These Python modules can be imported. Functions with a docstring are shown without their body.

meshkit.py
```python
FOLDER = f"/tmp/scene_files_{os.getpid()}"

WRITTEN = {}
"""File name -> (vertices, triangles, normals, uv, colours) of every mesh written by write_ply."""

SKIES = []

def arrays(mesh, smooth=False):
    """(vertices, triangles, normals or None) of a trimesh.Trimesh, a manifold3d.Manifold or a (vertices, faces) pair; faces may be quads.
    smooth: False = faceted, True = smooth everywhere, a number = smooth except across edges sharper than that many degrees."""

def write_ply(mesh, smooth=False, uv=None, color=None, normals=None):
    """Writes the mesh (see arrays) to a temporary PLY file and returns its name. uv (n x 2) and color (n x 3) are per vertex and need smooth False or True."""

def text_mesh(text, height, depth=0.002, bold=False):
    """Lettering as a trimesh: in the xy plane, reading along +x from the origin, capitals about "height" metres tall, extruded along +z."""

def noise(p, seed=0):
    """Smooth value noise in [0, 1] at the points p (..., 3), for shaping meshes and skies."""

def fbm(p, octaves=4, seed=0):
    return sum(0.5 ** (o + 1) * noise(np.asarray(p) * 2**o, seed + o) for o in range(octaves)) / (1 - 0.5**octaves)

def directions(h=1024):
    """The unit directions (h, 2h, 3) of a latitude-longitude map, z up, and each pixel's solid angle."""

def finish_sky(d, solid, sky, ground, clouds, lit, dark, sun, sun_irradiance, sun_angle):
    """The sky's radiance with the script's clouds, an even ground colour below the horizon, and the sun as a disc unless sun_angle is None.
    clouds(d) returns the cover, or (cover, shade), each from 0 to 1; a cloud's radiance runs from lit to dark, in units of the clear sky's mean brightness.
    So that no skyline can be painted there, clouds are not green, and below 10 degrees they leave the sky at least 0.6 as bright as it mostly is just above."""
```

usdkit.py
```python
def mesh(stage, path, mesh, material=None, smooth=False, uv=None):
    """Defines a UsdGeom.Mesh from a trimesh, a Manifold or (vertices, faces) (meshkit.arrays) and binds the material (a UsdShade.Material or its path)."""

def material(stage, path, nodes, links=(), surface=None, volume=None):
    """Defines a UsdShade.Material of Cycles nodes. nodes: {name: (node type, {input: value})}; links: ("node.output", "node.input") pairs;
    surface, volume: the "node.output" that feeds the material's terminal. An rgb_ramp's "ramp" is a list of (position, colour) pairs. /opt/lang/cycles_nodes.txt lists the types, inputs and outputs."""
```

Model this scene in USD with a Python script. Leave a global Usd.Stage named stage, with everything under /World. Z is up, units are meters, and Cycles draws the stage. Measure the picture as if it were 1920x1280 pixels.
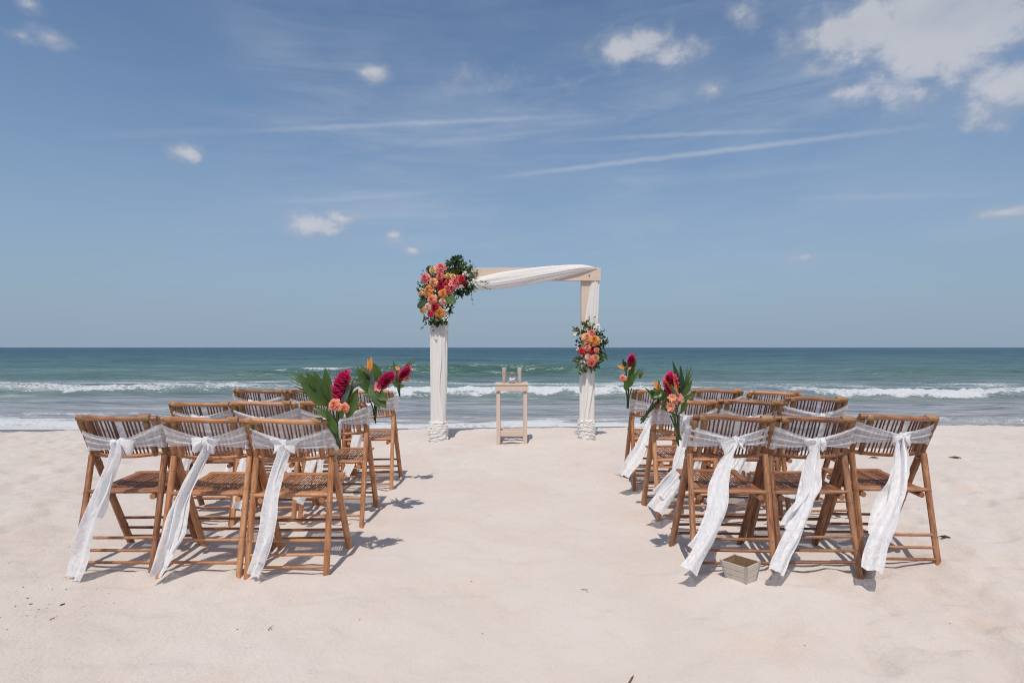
import math, random
import numpy as np
import trimesh
import usdkit, meshkit
from pxr import Usd, UsdGeom, UsdLux, UsdShade, Gf, Sdf, Vt

stage = Usd.Stage.CreateInMemory()
UsdGeom.SetStageUpAxis(stage, UsdGeom.Tokens.z)
UsdGeom.SetStageMetersPerUnit(stage, 1.0)
world = UsdGeom.Xform.Define(stage, '/World')
stage.SetDefaultPrim(world.GetPrim())
UsdGeom.Scope.Define(stage, '/World/Looks')

# ------------------------------------------------------------------ camera, sun, sky, exposure
F = 1070.0                       # focal length in photograph pixels (1920 wide)
EYE = 1.25                       # camera height above the dry sand
HOR = 651.0                      # horizon row in the photograph
SUN_EL, SUN_AZ = math.radians(57.5), math.radians(180 + 8)   # azimuth from +y towards +x
SUN = np.array([math.sin(SUN_AZ) * math.cos(SUN_EL), math.cos(SUN_AZ) * math.cos(SUN_EL), math.sin(SUN_EL)])
EXPOSURE = 0.0
SUN_INTENSITY = 0.72
SKY_STRENGTH = 0.112

cam = UsdGeom.Camera.Define(stage, '/World/camera')
cam.CreateHorizontalApertureAttr(36.0)
cam.CreateVerticalApertureAttr(24.0)
cam.CreateFocalLengthAttr(36.0 * F / 1920.0)
cam.CreateClippingRangeAttr(Gf.Vec2f(0.05, 60000))
cam.CreateExposureAttr(EXPOSURE)
cam.AddTranslateOp().Set(Gf.Vec3d(0, 0, EYE))
cam.AddRotateXOp().Set(90.0 + math.degrees(math.atan((HOR - 640.0) / F)))

sun = UsdLux.DistantLight.Define(stage, '/World/sun')
sun.CreateIntensityAttr(SUN_INTENSITY)
sun.CreateAngleAttr(0.53)
sun.CreateNormalizeAttr(True)
sun.CreateColorAttr(Gf.Vec3f(1.0, 0.955, 0.89))
sun.AddTransformOp().Set(Gf.Matrix4d().SetRotate(Gf.Rotation(Gf.Vec3d(0, 0, 1), Gf.Vec3d(*SUN))))


class Graph:
    """Collects shader nodes; an input given as 'node.socket' becomes a link."""
    def __init__(self):
        self.n, self.l, self.k = {}, [], 0

    def add(self, kind, **inp):
        name = f'n{self.k}'
        self.k += 1
        vals = {}
        for key, v in inp.items():
            if isinstance(v, str) and '.' in v:
                self.l.append((v, f'{name}.{key}'))
            else:
                vals[key] = v
        self.n[name] = (kind, vals)
        return name

    def math(self, op, a, b=0.0, c=0.0, clamp=False):
        return self.add('math', math_type=op, value1=a, value2=b, value3=c, use_clamp=clamp) + '.value'

    def vmath(self, op, a, b=(0, 0, 0), out='vector', **k):
        return self.add('vector_math', math_type=op, vector1=a, vector2=b, **k) + '.' + out

    def noise(self, vec, scale, detail=2, rough=0.5, dist=0.0, out='fac'):
        return self.add('noise_texture', vector=vec, scale=scale, detail=detail, roughness=rough, distortion=dist) + '.' + out

    def ramp(self, fac, stops, out='color'):
        return self.add('rgb_ramp', fac=fac, ramp=stops) + '.' + out

    def mixc(self, fac, a, b, mode='mix'):
        return self.add('mix_color', blend_type=mode, fac=fac, a=a, b=b) + '.result'

    def step(self, v, lo, hi, to=(0.0, 1.0)):
        return self.add('map_range', range_type='smoothstep', value=v, from_min=lo, from_max=hi, to_min=to[0], to_max=to[1], clamp=True) + '.result'

    def xyz(self, x, y, z):
        return self.add('combine_xyz', x=x, y=y, z=z) + '.vector'

    def build(self, name, surface=None, volume=None):
        return usdkit.material(stage, '/World/Looks/' + name, self.n, self.l, surface=surface, volume=volume)


def sky_material():
    g = Graph()
    d = g.add('texture_coordinate') + '.generated'
    d = g.vmath('normalize', d)
    s = g.add('separate_xyz', vector=d)
    az = g.math('arctan2', s + '.x', s + '.y')
    el = g.math('arcsine', s + '.z')
    sky = g.add('sky_texture', sky_type='single_scattering', sun_disc=False, sun_elevation=SUN_EL, sun_rotation=SUN_AZ,
                altitude=0.0, air_density=1.0, aerosol_density=0.35, ozone_density=4.5) + '.color'
    # a little sea haze lying over the horizon, all the way round
    elabs = g.math('absolute', el)
    haze = g.math('exponent', g.math('multiply', g.math('power', g.math('multiply', elabs, 3.5), 1.5), -1.0))
    sky = g.mixc(g.math('multiply', haze, SKY_HAZE), sky, SKY_HAZE_COLOR)
    sky = g.mixc(1.0, sky, SKY_TINT, 'multiply')
    v = g.xyz(az, el, 0.0)
    # cumulus: each cloud an ellipse in azimuth and elevation, broken up by noise
    best = None
    for px, py, rx, ry, st in CLOUDS:
        a, e = math.atan2(px - 960, F), math.atan2(HOR - py, math.hypot(F, px - 960))
        c = math.cos(a)
        q = g.vmath('subtract', v, (a, e, 0.0))
        q = g.vmath('multiply', q, (F / (rx * c * c), F / (ry * c), 0.0))
        q = g.vmath('length', q, out='value')
        q = g.math('multiply_add', q, -st, st)
        best = q if best is None else g.math('maximum', best, q)
    # unseen cumulus out of the frame, its cover raised to lighten the shadows
    far = g.noise(g.vmath('multiply', d, (2.2, 2.2, 4.0)), 1.0, 3, 0.5)
    far = g.math('multiply', g.step(far, 0.40, 0.58), g.step(g.math('absolute', az), 0.85, 1.1))
    far = g.math('multiply', far, g.step(el, 0.06, 0.25))
    best = g.math('maximum', best, g.math('multiply_add', far, 1.4, -0.35))
    wisp = g.noise(g.vmath('multiply', d, (1.0, 1.0, 1.35)), 24.0, 8, 0.60, 0.25)
    bulk = g.noise(g.vmath('multiply', d, (1.0, 1.0, 1.5)), 9.0, 3, 0.55, 0.1)
    n = g.math('add', g.math('multiply_add', wisp, 1.8, -0.90), g.math('multiply_add', bulk, 1.0, -0.50))
    dens = g.step(g.math('add', best, n), 0.0, 0.95)
    dens = g.math('multiply', dens, g.step(best, -0.25, 0.15))
    # cirrus veils drawn out along the horizon, and old aircraft trails
    cz = g.noise(g.xyz(g.math('multiply', az, 2.4), g.math('multiply_add', az, -0.9, g.math('multiply', el, 17.0)), 0.3), 1.6, 6, 0.62, 0.5)
    cb = g.noise(g.xyz(g.math('multiply', az, 1.6), g.math('multiply', el, 3.2), 2.7), 1.5, 3, 0.5)
    cir = g.math('multiply', g.step(cz, 0.36, 0.88), g.step(cb, 0.38, 0.68))
    veil = g.noise(g.xyz(g.math('multiply', az, 1.3), g.math('multiply', el, 2.6), 8.1), 1.4, 5, 0.55, 0.3)
    veil = g.math('multiply', g.step(veil, 0.40, 0.72), g.math('multiply_add', cz, 0.55, -0.08))
    cir = g.math('multiply', g.math('add', g.math('multiply', cir, 0.42), g.math('multiply', veil, 0.95), clamp=True), g.step(az, -0.85, -0.15))
    wob = g.noise(d, 60.0, 3, 0.6)
    for (x0, y0, x1, y1, xm, ym, w, op) in TRAILS:
        pts = [(math.atan2(x - 960, F), math.atan2(HOR - y, math.hypot(F, x - 960))) for x, y in ((x0, y0), (xm, ym), (x1, y1))]
        co = np.polyfit([p[0] for p in pts], [p[1] for p in pts], 2)
        yy = g.math('multiply_add', g.math('multiply_add', az, float(co[0]), float(co[1])), az, float(co[2]))
        dd = g.math('absolute', g.math('add', g.math('subtract', el, yy), g.math('multiply_add', wob, 0.004 * w / 5.0, -0.002 * w / 5.0)))
        t = g.step(dd, 0.0, w / F, (1.0, 0.0))
        win = g.math('multiply', g.step(az, pts[0][0], pts[0][0] + 0.25), g.step(az, pts[2][0] - 0.25, pts[2][0], (1.0, 0.0)))
        t = g.math('multiply', g.math('multiply', t, win), op)
        cir = g.math('add', cir, t, clamp=True)
    cir = g.math('multiply', cir, g.step(el, 0.02, 0.2))
    sky = g.mixc(cir, sky, CIRRUS_COLOR)
    shade = g.noise(g.vmath('multiply', d, (1.0, 1.0, 1.6)), 9.0, 3, 0.5)
    cl = g.mixc(g.step(g.math('multiply_add', dens, 0.5, g.math('multiply', shade, 0.9)), 0.55, 1.0), CLOUD_SHADE, CLOUD_LIT)
    sky = g.mixc(g.math('multiply', dens, 0.72), sky, cl)
    bg = g.add('background_shader', color=sky, strength=SKY_STRENGTH)
    return g.build('sky_air', surface=bg + '.background')


SKY_HAZE, SKY_HAZE_COLOR, SKY_TINT = 0.97, (2.75, 3.42, 4.28), (0.90, 0.96, 0.99)
CIRRUS_COLOR, CLOUD_LIT, CLOUD_SHADE = (3.75, 4.35, 5.3), (5.6, 5.55, 5.8), (3.5, 3.85, 4.55)
# photograph column, row, half width, half height, strength
CLOUDS = [(345, 285, 62, 25, 1.0), (580, 422, 88, 30, 1.05), (640, 408, 56, 17, 0.8), (705, 133, 48, 26, 0.9), (735, 440, 30, 18, 0.75), (774, 468, 26, 14, 0.75),
          (90, 66, 76, 25, 0.9), (35, 64, 50, 19, 0.8), (50, 4, 60, 26, 0.9), (1190, 84, 95, 48, 1.0), (1275, 100, 85, 38, 0.95),
          (1340, 166, 40, 26, 0.85), (1395, 22, 54, 36, 0.75), (1620, 50, 170, 85, 1.15), (1800, 20, 260, 130, 1.6), (1890, 170, 120, 85, 1.15), (1720, 110, 200, 110, 0.85),
          (1700, 140, 100, 70, 0.7), (1605, 170, 60, 24, 0.85), (1530, 60, 90, 60, 0.6), (1885, 398, 90, 19, 1.15), (1490, 482, 44, 16, 0.55), (960, 150, 130, 30, 0.22)]
# a trail's first, last and middle column and row, its half width and its strength
TRAILS = [(850, 342, 1850, 222, 1330, 284, 7, 0.52), (980, 268, 1640, 238, 1300, 250, 6, 0.36), (330, 252, 1180, 212, 640, 236, 7, 0.34),
          (1380, 372, 1990, 360, 1680, 367, 8, 0.26), (380, 384, 900, 350, 640, 372, 7, 0.2), (60, 262, 520, 240, 290, 248, 9, 0.22)]

dome = UsdLux.DomeLight.Define(stage, '/World/sky')
dome.CreateIntensityAttr(1.0)
UsdShade.MaterialBindingAPI.Apply(dome.GetPrim()).Bind(sky_material())
dome.GetPrim().SetCustomDataByKey('kind', 'structure')
# ------------------------------------------------------------------ helpers
_names = {}


def path_for(name, parent):
    base = parent.GetPath().pathString if parent is not None else '/World'
    k = _names.get((base, name), 0)
    _names[(base, name)] = k + 1
    return f'{base}/{name}' if k == 0 else f'{base}/{name}_{k:03d}'


def tag(o, label=None, cat=None, group=None, kind=None):
    for k, v in (('label', label), ('category', cat), ('group', group), ('kind', kind)):
        if v:
            o.SetCustomDataByKey(k, v)
    return o


def thing(name, label=None, cat=None, loc=(0, 0, 0), rotz=0.0, group=None, tilt=(0, 0)):
    x = UsdGeom.Xform.Define(stage, path_for(name, None))
    x.AddTranslateOp().Set(Gf.Vec3d(*map(float, loc)))
    x.AddRotateXYZOp().Set(Gf.Vec3f(tilt[0], tilt[1], math.degrees(rotz)))
    return tag(x.GetPrim(), label, cat, group)


class Piece:
    """Pieces of surface (vertices, faces, normals, uv) gathered into one mesh."""
    def __init__(self):
        self.v, self.f, self.n, self.uv, self.c, self.k = [], [], [], [], [], 0

    def put(self, v, f, n, uv=None, mark=None):
        v = np.asarray(v, float)
        self.c.append(np.zeros(len(v)) if mark is None else np.asarray(mark, float))
        f = np.asarray(f, int)
        if f.shape[1] == 4:
            f = np.vstack([f[:, [0, 1, 2]], f[:, [0, 2, 3]]])
        self.v.append(v)
        self.f.append(f + self.k)
        self.n.append(np.asarray(n, float))
        self.uv.append(np.zeros((len(v), 2)) if uv is None else np.asarray(uv, float))
        self.k += len(v)
        return self

    def merge(self, other, R=None, t=(0, 0, 0)):
        v, f, n, uv = other.data()
        if R is not None:
            v, n = v @ np.asarray(R).T, n @ np.asarray(R).T
        return self.put(v + np.asarray(t, float), f, n, uv, np.concatenate(other.c))

    def data(self):
        return np.vstack(self.v), np.vstack(self.f), np.vstack(self.n), np.vstack(self.uv)


def obj(name, piece, mat, parent=None, label=None, cat=None, group=None, kind=None, fields=None):
    v, f, n, uv = piece.data() if isinstance(piece, Piece) else piece
    m = UsdGeom.Mesh.Define(stage, path_for(name, parent))
    m.CreatePointsAttr(Vt.Vec3fArray.FromNumpy(v.astype(np.float32)))
    m.CreateFaceVertexCountsAttr(Vt.IntArray.FromNumpy(np.full(len(f), 3, np.int32)))
    m.CreateFaceVertexIndicesAttr(Vt.IntArray.FromNumpy(f.astype(np.int32).ravel()))
    m.CreateSubdivisionSchemeAttr('none')
    m.CreateNormalsAttr(Vt.Vec3fArray.FromNumpy(n.astype(np.float32)))
    m.SetNormalsInterpolation('vertex')
    api = UsdGeom.PrimvarsAPI(m)
    api.CreatePrimvar('st', Sdf.ValueTypeNames.TexCoord2fArray, 'vertex').Set(Vt.Vec2fArray.FromNumpy(uv.astype(np.float32)))
    if isinstance(piece, Piece) and any(c.any() for c in piece.c):
        fields = {**(fields or {}), 'mark': np.concatenate(piece.c)}
    for k, a in (fields or {}).items():
        api.CreatePrimvar(k, Sdf.ValueTypeNames.FloatArray, 'vertex').Set(Vt.FloatArray.FromNumpy(np.asarray(a, np.float32)))
    UsdShade.MaterialBindingAPI.Apply(m.GetPrim()).Bind(mat)
    return tag(m.GetPrim(), label, cat, group, kind)


def unit(a):
    a = np.asarray(a, float)
    return a / np.maximum(np.linalg.norm(a, axis=-1, keepdims=True), 1e-12)


def at(px, py, Y):
    """The point of the place at depth Y that the photograph shows at this column and row."""
    return np.array([(px - 960.0) * Y / F, Y, EYE + (HOR - py) * Y / F])


def frames(p):
    p = np.asarray(p, float)
    t = unit(np.gradient(p, axis=0))
    ref = np.array([0, 0, 1.0]) if abs(t[0][2]) < 0.9 else np.array([1.0, 0, 0])
    a = unit(np.cross(t[0], ref))
    A = [a]
    for i in range(1, len(p)):
        a = A[-1] - t[i] * np.dot(A[-1], t[i])
        A.append(unit(a))
    A = np.array(A)
    return t, A, np.cross(t, A)


def tube(out, p, r, sides=10, caps=True, v0=0.0, flat=1.0, mark=None):
    """A round bar along the points p; r a radius or one per point; uv = (round, metres along)."""
    p = np.asarray(p, float)
    r = np.broadcast_to(np.asarray(r, float), (len(p),))
    t, A, B = frames(p)
    ang = np.linspace(0, 2 * math.pi, sides + 1)
    d = A[:, None, :] * np.cos(ang)[None, :, None] + B[:, None, :] * (np.sin(ang) * flat)[None, :, None]
    dn = unit(A[:, None, :] * (np.cos(ang) * flat)[None, :, None] + B[:, None, :] * np.sin(ang)[None, :, None])
    v = p[:, None, :] + d * r[:, None, None]
    s = np.concatenate([[0], np.cumsum(np.linalg.norm(np.diff(p, axis=0), axis=1))]) + v0
    uv = np.stack(np.broadcast_arrays(ang[None, :] / (2 * math.pi), s[:, None]), -1)
    N, S = len(p), sides + 1
    i, j = np.meshgrid(np.arange(N - 1), np.arange(sides), indexing='ij')
    q = np.stack([i * S + j, i * S + j + 1, (i + 1) * S + j + 1, (i + 1) * S + j], -1).reshape(-1, 4)
    out.put(v.reshape(-1, 3), q, dn.reshape(-1, 3), uv.reshape(-1, 2), None if mark is None else np.repeat(mark, S))
    if caps:
        for e, sgn in ((0, -1), (N - 1, 1)):
            ring = v[e, :sides]
            c = p[e] + t[e] * sgn * r[e] * 0.18
            vv = np.vstack([ring, c])
            ff = [[k, (k + 1) % sides, sides] if sgn > 0 else [(k + 1) % sides, k, sides] for k in range(sides)]
            out.put(vv, ff, np.tile(t[e] * sgn, (sides + 1, 1)), np.tile([0.25, s[e]], (sides + 1, 1)))
    return out


def bamboo(out, p0, p1, r, rng, sides=10, node=0.2, wob=0.004, bow=None, n=None, ring=0.09):
    """A cane from p0 to p1: slightly crooked, a little tapered, swollen at its nodes."""
    p0, p1 = np.asarray(p0, float), np.asarray(p1, float)
    L = np.linalg.norm(p1 - p0)
    ph = rng.uniform(0, node)
    marks = [0.0, L]
    for k in np.arange(ph, L, node):
        marks += [x for x in (k - 0.010, k, k + 0.010) if 0.004 < x < L - 0.004]
    marks += list(np.linspace(0, L, n or max(5, int(L / 0.06))))
    s = np.unique(np.round(np.array(marks), 4))
    p = p0 + (p1 - p0) * (s / L)[:, None]
    w = rng.uniform(-1, 1, 3) * wob
    p = p + np.sin(np.pi * s / L)[:, None] * w
    if bow is not None:
        x = 2 * s / L - 1
        p = p + (1 - x ** 2)[:, None] * np.asarray(bow, float)
    rr = np.full(len(s), r) * (1 + 0.05 * np.sin(s * 9 + rng.uniform(0, 6)))
    near = np.abs(((s - ph + node / 2) % node) - node / 2)
    rr = rr * (1 + ring * np.exp(-(near / 0.006) ** 2))
    return tube(out, p, rr, sides, True, v0=float(rng.uniform(0, 50)), mark=np.exp(-(near / 0.006) ** 2))


def sheet(out, P, uv=None, flip=False, close=None):
    """A surface through a grid of points P (n, m, 3)."""
    P = np.asarray(P, float)
    n, m = P.shape[:2]
    du, dv = np.gradient(P, axis=0), np.gradient(P, axis=1)
    N = unit(np.cross(du, dv))
    if flip:
        N = -N
    i, j = np.meshgrid(np.arange(n - 1), np.arange(m - 1), indexing='ij')
    q = np.stack([i * m + j, (i + 1) * m + j, (i + 1) * m + j + 1, i * m + j + 1], -1).reshape(-1, 4)
    if flip:
        q = q[:, ::-1]
    if uv is None:
        uv = np.stack(np.meshgrid(np.linspace(0, 1, n), np.linspace(0, 1, m), indexing='ij'), -1)
    return out.put(P.reshape(-1, 3), q, N.reshape(-1, 3), np.asarray(uv).reshape(-1, 2))


def box(out, c, size, bevel=0.004, R=None, top=(1.0, 1.0), along=None):
    """A box with chamfered edges about c; uv runs along its longest side."""
    h = np.asarray(size, float) / 2
    b = min(bevel, 0.45 * 2 * h.min())
    pts = []
    for sx in (-1, 1):
        for sy in (-1, 1):
            for sz in (-1, 1):
                s = np.array([sx, sy, sz])
                for k in range(3):
                    q = h - b
                    q[k] = h[k]
                    pts.append(s * q)
    pts = np.array(pts)
    k = np.where(pts[:, 2:3] > 0, 1.0, 0.0)
    pts[:, :2] *= 1 + k * (np.array(top) - 1)
    m = trimesh.convex.convex_hull(pts)
    v, f, n = meshkit.arrays(m, False)
    tri = v[f].reshape(-1, 3)
    nn = np.repeat(unit(np.cross(v[f[:, 1]] - v[f[:, 0]], v[f[:, 2]] - v[f[:, 0]])), 3, 0)
    L = int(np.argmax(size)) if along is None else along
    o = [a for a in range(3) if a != L]
    off = np.array([c[0] * 3.1 + c[2] * 1.7, c[1] * 2.3 + c[2]])
    uv = np.stack([tri[:, o[0]] + tri[:, o[1]], tri[:, L]], 1) + off
    if R is not None:
        tri, nn = tri @ np.asarray(R).T, nn @ np.asarray(R).T
    return out.put(tri + np.asarray(c, float), np.arange(len(tri)).reshape(-1, 3), nn, uv)


def solid(out, mesh, smooth=40, t=(0, 0, 0), R=None):
    v, f, n = meshkit.arrays(mesh, smooth)
    if n is None:
        tri = v[f].reshape(-1, 3)
        n = np.repeat(unit(np.cross(v[f[:, 1]] - v[f[:, 0]], v[f[:, 2]] - v[f[:, 0]])), 3, 0)
        v, f = tri, np.arange(len(tri)).reshape(-1, 3)
    if R is not None:
        v, n = v @ np.asarray(R).T, n @ np.asarray(R).T
    return out.put(v + np.asarray(t, float), f, n, v[:, :2])


def rot(axis, deg):
    return trimesh.transformations.rotation_matrix(math.radians(deg), axis)[:3, :3]


def look(d, up=(0, 0, 1)):
    """A rotation whose third axis points along d."""
    w = unit(d)
    u = np.cross(up, w)
    if np.linalg.norm(u) < 1e-4:
        u = np.cross((1, 0, 0), w)
    u = unit(u)
    return np.stack([u, np.cross(w, u), w], 1)


fbm, vnoise = meshkit.fbm, meshkit.noise
# ------------------------------------------------------------------ the beach
def crest(x):
    return 8.75 + 0.35 * np.tanh(x / 6.0) + 0.22 * (fbm(np.stack([x * 0.8, x * 0 + 3.3, x * 0], -1), 3, 5) - 0.5)


def sand_height(x, y, fine=True):
    p = np.stack([x, y, np.zeros_like(x)], -1)
    z = 0.045 * (fbm(p * 0.55, 3, 11) - 0.5)
    c = crest(x)
    t = y - c
    if fine:
        near = np.clip((12 - y) / 4, 0, 1)
        lump = fbm(p * np.array([3.6, 3.6, 1]), 3, 21) - 0.5
        dents = fbm(p * np.array([5.5, 6.5, 1]) + 7.0, 2, 31)
        dents = np.clip(dents - 0.50, 0, 1)
        quiet = 0.45 + 0.75 * np.clip((fbm(p * 0.45 + 4.0, 2, 61) - 0.38) / 0.25, 0, 1)
        z = z * near + near * quiet * (0.075 * lump - 0.125 * dents)
        z = z + near * 0.009 * (fbm(p * 22.0, 2, 41) - 0.5)
    # the berm, its slumping edge, and the beach face down under the water
    z = z + 0.03 * np.exp(-((t + 0.5) / 0.7) ** 2)
    slope = np.where(t > 0, -0.128 * t - 0.02 * (1 - np.exp(-np.maximum(t, 0) / 0.25)), 0)
    return np.where(t > 0, z * np.exp(-np.maximum(t, 0) * 1.5), z) + slope


# x of the middle, y of the middle (hind feet lie 0.23 nearer), turn in degrees, kind, knot offset, label
SIDE = {-1: 'left of the aisle', 1: 'right of the aisle'}
ROWS = ['row nearest the camera', 'middle row', 'row nearest the arch']
SHORT = ['nearest row', 'middle row', 'row by the arch']
SEATS = [
    # row 1 left: outer, middle, aisle
    (0, -1, 0, -2.228, 3.435, -1.5, 0, 0.045), (0, -1, 1, -1.738, 3.405, 0.5, 3, 0.040), (0, -1, 2, -1.247, 3.395, 0.0, 1, -0.010),
    (0, 1, 2, 1.234, 3.405, 0.0, 4, 0.004), (0, 1, 1, 1.730, 3.445, 0.0, 2, -0.020), (0, 1, 0, 2.222, 3.505, 1.2, 0, -0.005),
    (1, -1, 0, -2.245, 4.33, 1.5, 0, 0.02), (1, -1, 1, -1.770, 4.30, -1.0, 1, 0.0), (1, -1, 2, -1.288, 4.29, 0.0, 3, 0.01),
    (1, 1, 2, 1.268, 4.33, 1.0, 1, 0.02), (1, 1, 1, 1.715, 4.33, -1.0, 2, 0.0), (1, 1, 0, 2.222, 4.36, 0.5, 4, 0.01),
    (2, -1, 0, -2.255, 5.28, 0.5, 0, 0.0), (2, -1, 1, -1.765, 5.27, -0.5, 2, 0.02), (2, -1, 2, -1.283, 5.27, 0.0, 1, 0.0),
    (2, 1, 2, 1.305, 5.29, 0.0, 1, 0.0), (2, 1, 1, 1.835, 5.29, 1.0, 4, 0.02), (2, 1, 0, 2.330, 5.29, -0.5, 3, 0.0)]
FEET = [(x + dx, y + dy) for _, _, _, x, y, *_r in SEATS for dx in (-0.218, 0.218) for dy in (-0.23, 0.235)]


def axis(core, step, far, grow=1.25):
    a = list(np.arange(core[0], core[1] + 1e-6, step))
    s = step
    while a[-1] < far[1]:
        s *= grow
        a.append(a[-1] + s)
    s = step
    while a[0] > far[0]:
        s *= grow
        a.insert(0, a[0] - s)
    return np.array(a)


def sand_material():
    g = Graph()
    pos = g.add('geometry') + '.position'
    big = g.noise(pos, 1.1, 4, 0.55)
    col = g.ramp(big, [(0.3, (0.630, 0.540, 0.478)), (0.5, (0.664, 0.578, 0.515)), (0.72, (0.678, 0.602, 0.545))])
    # drifts of broken shell, orange among the grains
    patch = g.noise(g.vmath('add', pos, (5.0, 3.0, 0.0)), 1.9, 4, 0.6)
    bits = g.add('voronoi_texture', vector=pos, scale=150.0)
    bit = g.math('multiply', g.step(bits + '.distance', 0.18, 0.34, (1.0, 0.0)), g.step(patch, 0.50, 0.70))
    hue = g.add('separate_color', color=bits + '.color')
    bit = g.math('multiply', bit, g.step(hue + '.r', 0.45, 0.55))
    col = g.mixc(g.math('multiply', bit, 0.75), col, (0.62, 0.36, 0.20))
    col = g.mixc(g.math('multiply', g.step(patch, 0.52, 0.74), 0.30), col, (0.66, 0.50, 0.39))
    # dark grains, and a rare dark scrap
    sp = g.add('voronoi_texture', vector=pos, scale=420.0)
    dark = g.math('multiply', g.step(sp + '.distance', 0.15, 0.3, (1.0, 0.0)), g.step(g.add('separate_color', color=sp + '.color') + '.g', 0.80, 0.86))
    col = g.mixc(g.math('multiply', dark, 0.45), col, (0.20, 0.17, 0.15))
    grain = g.noise(pos, 260.0, 2, 0.7)
    col = g.mixc(1.0, col, g.ramp(grain, [(0.25, (0.90, 0.90, 0.90)), (0.75, (1.06, 1.06, 1.06))]), 'multiply')
    # wet below the reach of the waves (by height)
    z = g.add('separate_xyz', vector=pos) + '.z'
    wn = g.noise(pos, 1.3, 3, 0.5)
    wet = g.step(g.math('multiply_add', wn, 0.12, z), -0.10, -0.02, (1.0, 0.0))
    col = g.mixc(wet, col, (0.20, 0.155, 0.135))
    rough = g.math('multiply_add', wet, -0.65, 0.95)
    h = g.math('add', g.math('multiply', g.noise(pos, 240.0, 2, 0.6), 0.0022), g.math('add', g.math('multiply', g.noise(pos, 45.0, 4, 0.65), 0.011), g.math('multiply', g.noise(pos, 13.0, 3, 0.6), 0.014)))
    nb = g.add('bump', height=h, distance=1.0, strength=0.8) + '.normal'
    b = g.add('principled_bsdf', base_color=col, roughness=rough, diffuse_roughness=0.6, specular_ior_level=0.25, normal=nb)
    return g.build('dry_sand', surface=b + '.BSDF')


def make_beach():
    xs = axis((-7.5, 7.5), 0.026, (-900, 900), 1.22)
    ys = axis((1.4, 10.2), 0.026, (-120, 17.0), 1.12)
    X, Y = np.meshgrid(xs, ys, indexing='ij')
    Z = sand_height(X, Y)
    rng = np.random.default_rng(5)
    for fx, fy in FEET:
        i0, i1 = np.searchsorted(xs, (fx - 0.2, fx + 0.2))
        j0, j1 = np.searchsorted(ys, (fy - 0.2, fy + 0.2))
        a, r_ = rng.uniform(0, 6.28), np.hypot(X[i0:i1, j0:j1] - fx, Y[i0:i1, j0:j1] - fy)
        th = np.arctan2(Y[i0:i1, j0:j1] - fy, X[i0:i1, j0:j1] - fx)
        Z[i0:i1, j0:j1] += (0.013 + 0.008 * np.cos(th - a)) * np.exp(-((r_ - 0.050) / 0.035) ** 2) - 0.010 * np.exp(-(r_ / 0.10) ** 2) * (1 + np.cos(th - a + 2))
    p = Piece()
    sheet(p, np.stack([X, Y, Z], -1))
    obj('beach', p, sand_material(), kind='structure', label='pale dry sand beach with soft dents and a wet edge', cat='beach')


make_beach()


def ground(x, y):
    return float(sand_height(np.array([float(x)]), np.array([float(y)]))[0])


# ------------------------------------------------------------------ the sea
SEA = -0.55


def sea_shape():
    u = np.concatenate([-np.geomspace(40, 1.45, 24)[:-1], np.linspace(-1.42, 1.42, 760), np.geomspace(1.45, 40, 24)[1:]])
    ys = [11.2]
    while ys[-1] < 25000:
        y = ys[-1]
        k = 0.0034 if y < 34 else (0.0048 if y < 60 else (0.012 if y < 420 else 0.08))
        ys.append(y * (1 + k))
    ys = np.array(ys)
    U, Y = np.meshgrid(u, ys, indexing='ij')
    X = U * Y * 0.95
    return X, Y


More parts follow.
